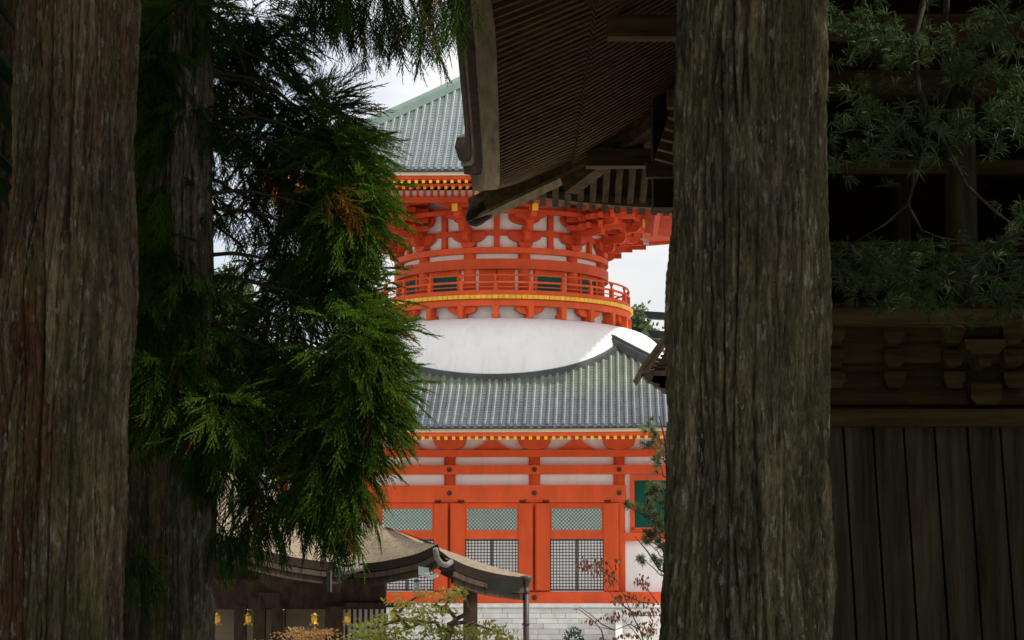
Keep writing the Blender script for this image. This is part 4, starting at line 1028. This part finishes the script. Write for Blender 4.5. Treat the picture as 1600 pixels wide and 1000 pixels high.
    c = AT(398,943,64.9); MB().box(c.x-.16,c.x+.16,c.y-.08,c.y+.1,c.z-.16,c.z+.16).build('carved_beam_end', M['hallwood'], root)
    # slatted right bay and its railing
    for i in range(8): panel('slat', 540+i*8.6, 543.6+i*8.6, 905, 1010, 66.9, M['hallwood'], .1)
    panel('pale_wall', 536, 602, 950, 1010, 67.6, M['paper'], .1); panel('bay_back', 536, 604, 903, 950, 67.6, M['hallwood'], .1)
    panel('bay_sill', 538, 640, 942, 949, 66.4, M['hallwood'], .9)
    panel('bay_lintel', 538, 608, 888, 899, 66.5, M['hallwood'], .5)
    for i in range(12): panel('rafter_tip', 552+i*9.2, 557+i*9.2, 893-i*1.2, 898-i*1.2, 65.2, M['hallgrey'], .3)
    # downspout with funnel head
    p = AT(822, 905, 66); ds = MB().tube([(p.x,66,GZ-.05),(p.x,66,p.z-.05)], .085, 12)
    d_o = ds.build('downspout', M['pipe'], root, True)
    MB().lathe([(.085,-.1),(.12,.02),(.17,.1),(.18,.2),(.1,.22)], 14, (p.x,66,p.z-.12)).build('funnel_head', M['pipe'], d_o, True)
    for py in (925, 975): MB().lathe([(.1,-.03),(.11,0),(.1,.03)], 14, (p.x,66,zat(py,66))).build('pipe_collar', M['pipe'], d_o, True)
    MB().tube([AT(800,903,66), AT(818,906,66)], .06, 8).build('gutter_end', M['hallwood'], root, True)
hall()

def lantern(px, py, Y, label, h=20, mat='goldl', grp='gilt lanterns under the hall eave'):
    c = AT(px, py, Y); k = h*Y/FPX; 
    t = thing('hanging_lantern', label, 'lantern', (c.x, c.y, c.z - k/2), group=grp)
    MB().lathe([(.02,.80),(.34,.78),(.42,.74),(.22,.84),(.06,.98)], 6).build('roof', M[mat], t)
    MB().lathe([(.22,.22),(.26,.5),(.23,.76)], 6).build('body', M[mat], t)
    ft = MB().lathe([(.24,.22),(.36,.14),(.30,.10)], 6)
    for i in range(6): a = i*math.pi/3; ft.obox((.33*math.sin(a),-.33*math.cos(a),.06), (.05,0,0), (0,.05,0), (0,0,.06))
    ft.build('foot_tray', M[mat], t)
    MB().tube([(0,0,.97),(0,0,1.5)], .015, 5).build('hanger', M['iron'], t)
    for o in t.children: o.scale = (k,k,k)
    return t
lantern(340, 967, 64.6, 'gilt hanging lantern half hidden behind the slim pale trunk')
lantern(388, 967, 64.6, 'gilt hanging lantern between the two left posts of the thatched hall')
lantern(491, 967, 64.6, 'gilt hanging lantern in the middle of the wide cream bay')
lantern(543, 967, 64.6, 'gilt hanging lantern just right of the thick corner post')
lantern(616, 962, 64.6, 'gilt hanging lantern behind the maple leaves, right of the slatted bay', 24)
lantern(651, 914, 62.5, 'small verdigris lantern under the corner of the hall roof', 19, 'verd', 'green lanterns')

# ------------------------------------------------------------------ shrine gable and torii right of the pagoda
def shrine():
    Y = 48.0
    t = thing('wooden_shrine', 'small wooden shrine gable peeping out left of the thick cedar trunk', 'shrine', (0,0,0))
    def P(px, py, dy=0): return AT(px, py, Y+dy)
    cx = P(1110,600).x
    def slope(nm, pts, y0, y1, mat):
        a = [P(*q) for q in pts]; MB().prism([(p.x, p.z) for p in a], (0,y0,0), (1,0,0), (0,0,1), (0,y1-y0,0)).build(nm, mat, t, recalc=True)
    slope('roof_slope', [(998,578),(1030,534),(1055,500),(1110,455),(1110,462),(1057,508),(1033,543),(1004,586)], Y-.7, Y+2.4, M['hallwood'])
    slope('roof_slope', [(1222,578),(1190,534),(1165,500),(1110,455),(1110,462),(1163,508),(1187,543),(1216,586)], Y-.7, Y+2.4, M['barkedge'])
    slope('gable_boards', [(1016,588),(1040,549),(1062,515),(1110,470),(1158,515),(1180,549),(1204,588)], Y+.1, Y+.2, M['woodx'])
    slope('bargeboard', [(1003,587),(1033,544),(1057,509),(1059,512),(1036,548),(1010,588)], Y-.76, Y-.71, M['hallwood'])
    for i in range(7): 
        q = P(1046-i*6, 552+i*6); MB().box(q.x-.12, q.x+.6, Y-.3, Y-.24, q.z-.03, q.z+.02).build('lath', M['hallwood'], t)
    for (a, b) in ((1004,590),(1016,598),(1028,606)):
        q = P(a, b); MB().prism([(0,0),(.1,-.12),(.35,-.16),(1.6,-.16),(1.6,.1),(.05,.1)], (q.x,Y-.4,q.z), (1,0,0), (0,0,1), (0,.4,0)).build('carved_bracket', M['hallwood'], t, recalc=True)
    MB().box(P(1064,600).x, P(1200,600).x, Y+.2, Y+2.2, GZ-.1, P(0,590).z).build('body', M['woodz'], t)
    Y2 = 56.0
    g = thing('torii_gate', 'dark upturned twin crossbeams of a gate left of the thick trunk against the sky', 'gate', (0,0,0))
    def bm(nm, y_, x0, x1, th, up):
        rows = []
        for i in range(25):
            s = i/24; px = x0 + (x1-x0)*s; lf = up*abs(2*s-1)**3
            sh = 4*(1-2*s)
            a = AT(px - (sh if i in (0,24) else 0), y_-lf, Y2); b = AT(px + (sh if i in (0,24) else 0), y_+th-lf*.7, Y2)
            rows.append([a+Vector((0,-.14,0)), a+Vector((0,.14,0)), b+Vector((0,.11,0)), b+Vector((0,-.11,0)), a+Vector((0,-.14,0))])
        o = MB().grid(rows); o.f.append((0,1,2,3)); k = len(o.v); o.f.append((k-5,k-4,k-3,k-2)); o.build(nm, M['darkmetal'], g, recalc=True)
    bm('top_beam', 491, 1008, 1300, 10, 4); bm('tie_beam', 520, 1014, 1294, 11, 3)
    for px in (1062, 1246):
        a = AT(px, 500, Y2); MB().tube([(a.x,Y2,GZ-.1),(a.x,Y2,a.z)], [.24,.19], 14).build('pillar', M['darkmetal'], g, True)
shrine()

# ------------------------------------------------------------------ small foliage
def leaf_tri(P, D, ln, wd, tone):
    N = len(P); D = D/np.linalg.norm(D, axis=1, keepdims=True); r_ = rng.normal(size=(N,3)); Sd = np.cross(D, r_); Sd /= np.linalg.norm(Sd, axis=1, keepdims=True); Nn = np.cross(D, Sd)
    ln = ln[:,None]; wd = wd[:,None]; m = P + D*ln*.45 + Nn*wd*.25; tip = P + D*ln
    l = P + D*ln*.42 + Sd*wd*.5; r = P + D*ln*.42 - Sd*wd*.5
    l = l + Nn*wd*.2; r = r + Nn*wd*.2; m = P + D*ln*.42
    V = np.stack([P, l, m, P, m, r, l, tip, m, m, tip, r], 1).reshape(-1,3); return V, np.repeat(tone, 12)
def whorls(C, D, n, L, wd, tone, spread=1.1):
    # needle tufts
    Vs, Ts = [], []
    N = len(C); D = D/np.linalg.norm(D, axis=1, keepdims=True)
    for k in range(n):
        d = D + rng.normal(0, spread*.6, (N,3)); d /= np.linalg.norm(d, axis=1, keepdims=True)
        s = np.cross(d, rng.normal(size=(N,3))); s /= np.linalg.norm(s, axis=1, keepdims=True); s *= wd/2
        l = L*rng.uniform(.75,1.1,N)[:,None]; b = C - D*rng.uniform(0,.03,N)[:,None]
        mid = b + d*l*.55 + np.array([0,0,.004]); tip = b + d*l + np.array([0,0,-.12])*l
        V = np.stack([b-s*.6, b+s*.6, mid+s, b-s*.6, mid+s, mid-s, mid-s, mid+s, tip], 1).reshape(-1,3); Vs.append(V); Ts.append(np.repeat(np.clip(tone+.15*rng.normal(size=N),0,1), 9))
    return np.concatenate(Vs), np.concatenate(Ts)

def umbrella_pine():
    t = thing('umbrella_pine', 'dark umbrella pine boughs with whorled needles hanging before the bell tower', 'tree', (0,0,0))
    tx, ty = 4.6, 16.6
    ob('trunk', trunk('bark2', tx, ty, [(-.5,0,0,.3),(.6,0,0,.2),(4,-.05,0,.16),(8,-.1,0,.1),(11,-.1,0,.03)], (1,6), 90, 131, .5, 120), t)
    mb = MB(); C, D, T = [], [], []
    Y0 = 16.0
    paths = [[(1455,-40),(1428,60),(1435,140),(1458,190),(1480,230),(1510,290),(1560,335),(1600,362)],[(1480,-30),(1478,40),(1495,100),(1475,160),(1455,195),(1440,250),(1418,320),(1385,350),(1330,382)],
             [(1530,-10),(1560,15),(1590,60),(1640,100)],[(1500,130),(1540,160),(1590,200),(1640,230)],[(1425,60),(1390,40),(1340,55),(1305,70)],[(1440,155),(1400,170),(1350,180),(1305,200)],
             [(1418,320),(1440,360),(1470,372),(1500,376)],[(1600,362),(1560,380),(1520,420),(1490,450)],[(1330,382),(1340,410),(1360,440)],[(1590,420),(1540,440),(1480,440)]]
    for i, pth in enumerate(paths):
        yy = Y0 + random.uniform(-.5,.5); pts = [AT(a, b, yy + random.uniform(-.12,.12)) for a, b in pth]; n = len(pts)
        mb.tube(pts, [(.024 if i < 2 else .012)*(1-.7*k/(n-1)) for k in range(n)], 6)
    zones = [(1340,45,60,50),(1380,80,70,60),(1450,70,60,40),(1560,40,60,60),(1520,100,50,40),(1340,180,55,40),(1420,200,60,45),(1500,200,60,40),(1570,190,50,45),(1590,140,30,30),
             (1360,410,70,34),(1430,440,70,36),(1500,430,80,40),(1560,470,50,30),(1590,440,30,40),(1330,440,50,30),(1400,400,80,30),(1540,390,60,26),(1590,340,30,20),(1380,240,50,20),(1320,250,40,24),(1470,480,40,16),(1400,470,30,14)]
    for (px, py, rx, ry) in zones:
        n = int(rx*ry/95)+4; yy = Y0 + random.uniform(-.4,.4)
        hub = AT(px, py, yy)
        for k in range(n):
            c = AT(px + random.gauss(0,rx*.55), py + random.gauss(0,ry*.55), yy + random.uniform(-.35,.35)); C.append(c); D.append((random.gauss(0,.6), random.gauss(-.3,.5), random.gauss(.25,.4))); T.append(random.uniform(.1,.9))
            if k % 2 == 0: mb.tube([hub.lerp(c,.3) + Vector((0,0,.03)), c], [.005,.003], 4)
    # upper crown above the frame
    nU = 500
    for k in range(nU):
        a = random.random()*6.28; z = random.uniform(6.6,11); r_ = (2.4*(1-(z-6.6)/5.5)+.2)*math.sqrt(random.random()); C.append((tx+r_*math.cos(a), ty+r_*math.sin(a), z)); D.append((math.cos(a), math.sin(a), .3)); T.append(random.random()*.5)
    C = np.array([tuple(c) for c in C]); D = np.array(D); T = np.array(T); k_ = sun_gap(C, 6.5); C, D, T = C[k_], D[k_], T[k_]
    V, TT = whorls(C, D, 22, .105, .0075, T); ob('crown', tri_mesh('crown', V, TT, M['pine']), t)
    for pth in (paths[3], paths[2]):
        e = AT(pth[-1][0], pth[-1][1], Y0); limb(mb, (tx-.05,ty,e.z+.5), e, .04, .018, .1)
    limb(mb, (tx-.05,ty,6.2), AT(1455,-40,Y0), .05, .026, -.2); limb(mb, (tx-.05,ty,6.3), AT(1480,-30,Y0), .05, .026, -.2)
    limb(mb, (tx-.05,ty,6.0), AT(1530,-10,Y0), .05, .02, -.2); limb(mb, (tx-.05,ty,4.0), AT(1590,420,Y0), .04, .016, .1)
    mb.build('limbs', M['twigdim'], t, True)
umbrella_pine()

def young_pine():
    Y = 32.0
    t = thing('young_pine', 'small pale green pine beside the thick trunk, before the green window', 'tree', (0,0,0))
    mb = MB(); st = [AT(1062,1300,Y), AT(1058,1000,Y), AT(1050,860,Y), AT(1044,760,Y), AT(1040,690,Y), AT(1030,650,Y)]; st[0].z = -.75
    mb.tube(st, [.05,.045,.035,.025,.018,.008], 7)
    C, D, T = [], [], []
    for (px, py, r, n) in ((1016,668,10,7),(1026,684,12,8),(1014,695,8,5),(1030,725,10,7),(1036,705,8,5),(1018,765,9,8),(980,789,6,4),(993,793,6,4),(1010,795,8,6),(1022,800,10,8),(1025,825,14,10),(1010,845,8,6),(1005,872,8,5),(1030,850,10,7),(1035,780,12,8),(1028,880,9,6),(1040,830,12,6),(1018,815,10,8),(1022,775,10,8),(1030,760,8,6),(1012,835,9,7)):
        hub = AT(px, py, Y); 
        for k in range(n): c = AT(px+random.gauss(0,r*.55), py+random.gauss(0,r*.55), Y+random.uniform(-.15,.15)); C.append(tuple(c)); D.append((random.gauss(-.3,.5), random.gauss(0,.5), random.gauss(.3,.4))); T.append(random.random())
        s = AT(1048, min(990, py+35), Y); limb(mb, s, hub, .010, .004, .12, 6, 5)
    V, TT = whorls(np.array(C), np.array(D), 46, .10, .0065, np.array(T)); ob('crown', tri_mesh('crown', V, TT, M['ypine']), t)
    mb.tube([AT(1040,766,Y), AT(1026,766,Y), AT(1016,772,Y), AT(1009,792,Y)], [.022,.02,.016,.01], 6)
    mb.tube([AT(1060,905,Y), AT(1030,890,Y), AT(1012,862,Y), AT(992,838,Y)], [.014,.012,.009,.004], 6)
    mb.build('trunk', M['twig'], t, True)
young_pine()

def shrub_branches(mb, paths, Y, r0, jit=.2):
    out_ = []
    for p in paths:
        pts = [AT(a, b, Y + random.uniform(-jit, jit)) for a, b in p]; n = len(pts); mb.tube(pts, [r0*(1-.75*k/(n-1)) for k in range(n)], 5); out_.append(pts)
    return out_
def maple():
    Y = 50.0; t = thing('maple_tree', 'yellow-green maple with dark twisted branches in front of the thatched hall', 'tree', (0,0,0))
    mb = MB(); base = AT(690,1100,Y); base.z = GZ-.05
    mb.tube([base, AT(688,1040,Y), AT(696,1000,Y), AT(704,985,Y)], [.14,.12,.09,.075], 9)
    br = [[(704,985),(712,968),(706,958),(694,950),(700,940),(712,930)],[(704,985),(690,985),(680,972),(660,972),(640,982),(610,992)],[(694,952),(680,945),(690,935),(700,938)],[(700,976),(725,972),(750,978),(790,992)],[(660,972),(630,968),(600,976),(575,985)],[(696,1000),(660,1010),(600,1004),(560,996)],[(712,968),(735,955),(722,925),(708,922)],[(640,982),(620,960),(640,940),(655,930)],[(712,968),(700,980),(720,1000)]]
    shrub_branches(mb, br, Y, .055)
    P, D, T = [], [], []
    for (px, py, rx, ry, n, tn) in ((615,985,40,16,330,.45),(580,995,34,10,240,.4),(655,965,34,18,300,.45),(640,945,30,12,170,.6),(700,930,22,10,120,.75),(715,925,16,10,90,.7),(740,985,44,12,260,.45),(690,985,34,14,220,.4),(770,985,24,12,120,.5),(790,995,18,6,70,.5),(600,965,24,8,110,.4),(660,925,16,6,60,.75),(560,990,16,8,70,.45),(760,970,10,5,40,.8),(620,1005,80,10,400,.4),(720,1005,60,10,300,.45),(690,950,26,10,110,.55),(575,975,26,10,100,.45)):
        for k in range(int(n*.62)):
            c = AT(px+random.gauss(0,rx*.5), py+random.gauss(0,ry*.55), Y+random.uniform(-.7,.7)); P.append(tuple(c)); D.append((random.gauss(0,.7), random.gauss(0,.7), random.gauss(-.55,.4))); T.append(min(1,max(0,random.gauss(tn,.22))))
    P, D, T = np.array(P), np.array(D), np.array(T); n = len(P)
    V, TT = leaf_tri(P, D, rng.uniform(.09,.17,n), rng.uniform(.035,.065,n), T); ob('crown', tri_mesh('crown', V, TT, M['maple']), t)
    mb.build('trunk', M['twig'], t, True)
    # orange-leaved bush further left
    t2 = thing('orange_bush', 'low bush with orange autumn leaves below the gilt lanterns', 'bush', (0,0,0)); mb = MB()
    b0 = AT(485,1060,52); b0.z = GZ-.05; 
    shrub_branches(mb, [[(480,1030),(470,1000),(462,985)],[(480,1030),(495,1000),(512,985)],[(480,1030),(440,1002)],[(480,1030),(482,1000),(484,990)]], 52, .03, .1); mb.tube([b0, AT(480,1030,52)], [.05,.04], 7)
    P, D, T = [], [], []
    for (px, py, rx, ry, n) in ((470,990,34,7,160),(500,990,22,7,120),(463,984,12,5,50),(512,985,10,4,40),(480,1003,50,8,260)):
        for k in range(n):
            c = AT(px+random.gauss(0,rx*.5), py+random.gauss(0,ry*.5), 52+random.uniform(-.5,.5)); P.append(tuple(c)); D.append((random.gauss(0,.7), random.gauss(0,.7), random.gauss(-.3,.5))); T.append(random.random())
    P, D, T = np.array(P), np.array(D), np.array(T); n = len(P); V, TT = leaf_tri(P, D, rng.uniform(.07,.13,n), rng.uniform(.03,.05,n), T)
    ob('foliage', tri_mesh('foliage', V, TT, M['rustor']), t2); mb.build('stems', M['twig'], t2, True)
maple()

def rusty_shrub():
    Y = 36.0; t = thing('rusty_shrub', 'thin shrub with drooping rust-brown leaves left of the thick trunk foot', 'shrub', (0,0,0)); mb = MB()
    b0 = AT(1012,1080,Y); b0.z = GZ+.2
    mb.tube([b0, AT(1008,1010,Y)], [.03,.022], 6)
    br = [[(1008,1010),(1000,985),(985,955),(975,930),(962,905),(950,890)],[(1008,1010),(998,995),(985,980),(970,965)],[(1000,985),(985,975),(960,985),(920,975)],[(985,955),(960,935),(945,915)],[(1008,1010),(1018,985),(1030,965)],[(985,955),(1000,962),(1030,962)],[(975,930),(1000,940),(1030,945)],[(1030,945),(1015,925),(1005,915)],[(943,1000),(940,985),(930,972),(905,952),(895,952)],[(960,985),(940,975),(925,962),(905,948)],[(962,905),(945,895),(925,880)]]
    shrub_branches(mb, br, Y, .012, .15)
    P, D, T = [], [], []
    for (px, py, rx, ry, n) in ((930,878,26,8,70),(945,890,16,12,50),(915,886,14,5,24),(955,905,10,12,26),(968,873,8,2,10),(1000,905,12,8,30),(1008,912,8,8,24),(962,935,10,8,18),(985,930,14,6,18),(995,955,34,5,90),(960,963,20,5,40),(925,968,12,4,16),(1010,975,22,10,50),(1015,985,10,8,30),(985,992,28,5,44),(1010,940,18,8,26),(955,995,14,4,16),(1022,955,10,8,24)):
        for k in range(n):
            c = AT(px+random.gauss(0,rx*.5), py+random.gauss(0,ry*.5), Y+random.uniform(-.3,.3)); P.append(tuple(c)); D.append((random.gauss(0,.35), random.gauss(0,.35), -1)); T.append(random.random())
    P, D, T = np.array(P), np.array(D), np.array(T); n = len(P); V, TT = leaf_tri(P, D, rng.uniform(.05,.09,n), rng.uniform(.022,.036,n), T)
    ob('foliage', tri_mesh('foliage', V, TT, M['rust']), t); mb.build('stems', M['twig'], t, True)
    # small dark clipped shrub at the plinth
    Y = 70; t = thing('small_shrub', 'small dark rounded shrub top before the stone plinth', 'shrub', (0,0,0)); mb = MB()
    c = AT(896,1000,Y); mb.tube([(c.x,Y,GZ-.05),(c.x,Y,c.z)], [.05,.02], 6); mb.build('stem', M['twig'], t)
    n = 500; d = rng.normal(size=(n,3)); d /= np.linalg.norm(d, axis=1, keepdims=True); P = np.array(c) + d*np.array([.26,.26,.36])*rng.random((n,1))**.4
    V, TT = leaf_tri(P, d + np.array([0,0,.3]), rng.uniform(.06,.1,n), rng.uniform(.03,.05,n), rng.random(n)*.4); ob('foliage', tri_mesh('foliage', V, TT, M['cedard']), t)
rusty_shrub()

def far_trees():
    def tree(nm, label, px, ptop, Y, w, dens, mat='fartree', shape=1.):
        top = AT(px, ptop, Y); t = thing(nm, label, 'tree', (0,0,0), group='distant trees'); h = top.z - GZ
        MB().tube([(top.x,Y,GZ-.1),(top.x,Y,GZ+h*.5),(top.x,Y,GZ+h*.97)], [h*.018,h*.012,.03], 8).build('trunk', M['twig'], t, True)
        nb = int(dens); C = []
        for k in range(nb):
            z = random.uniform(.25, 1.0); a = random.random()*6.28; r_ = w*(1.05-z)**.7*random.uniform(.3,1); C.append((top.x+r_*math.cos(a), Y+r_*math.sin(a), GZ+h*z))
        C = np.repeat(np.array(C), 34, 0); P = C + rng.normal(0, w*.10, C.shape)
        n = len(P); V, TT = leaf_tri(P, rng.normal(size=(n,3)), rng.uniform(.35,.6,n), rng.uniform(.2,.35,n), np.clip(np.repeat(rng.random(nb),34)+.15*rng.normal(size=n),0,1)); ob('crown', tri_mesh('crown', V, TT, M[mat]), t)
    tree('distant_tree', 'airy conifer top showing right of the pagoda balcony against the sky', 1000, 488, 190, 3.6, 150)
    tree('distant_tree', 'lower leafy treetop just right of the white dome', 1018, 520, 185, 3.0, 110)
    tree('distant_tree', 'pale sunlit broadleaf tree seen through the gap beside the slim cedar', 372, 440, 110, 3.2, 130)
    tree('distant_tree', 'pale leafy tree behind the slim cedar, left of the sunlit one', 330, 470, 115, 3.2, 130)
far_trees()
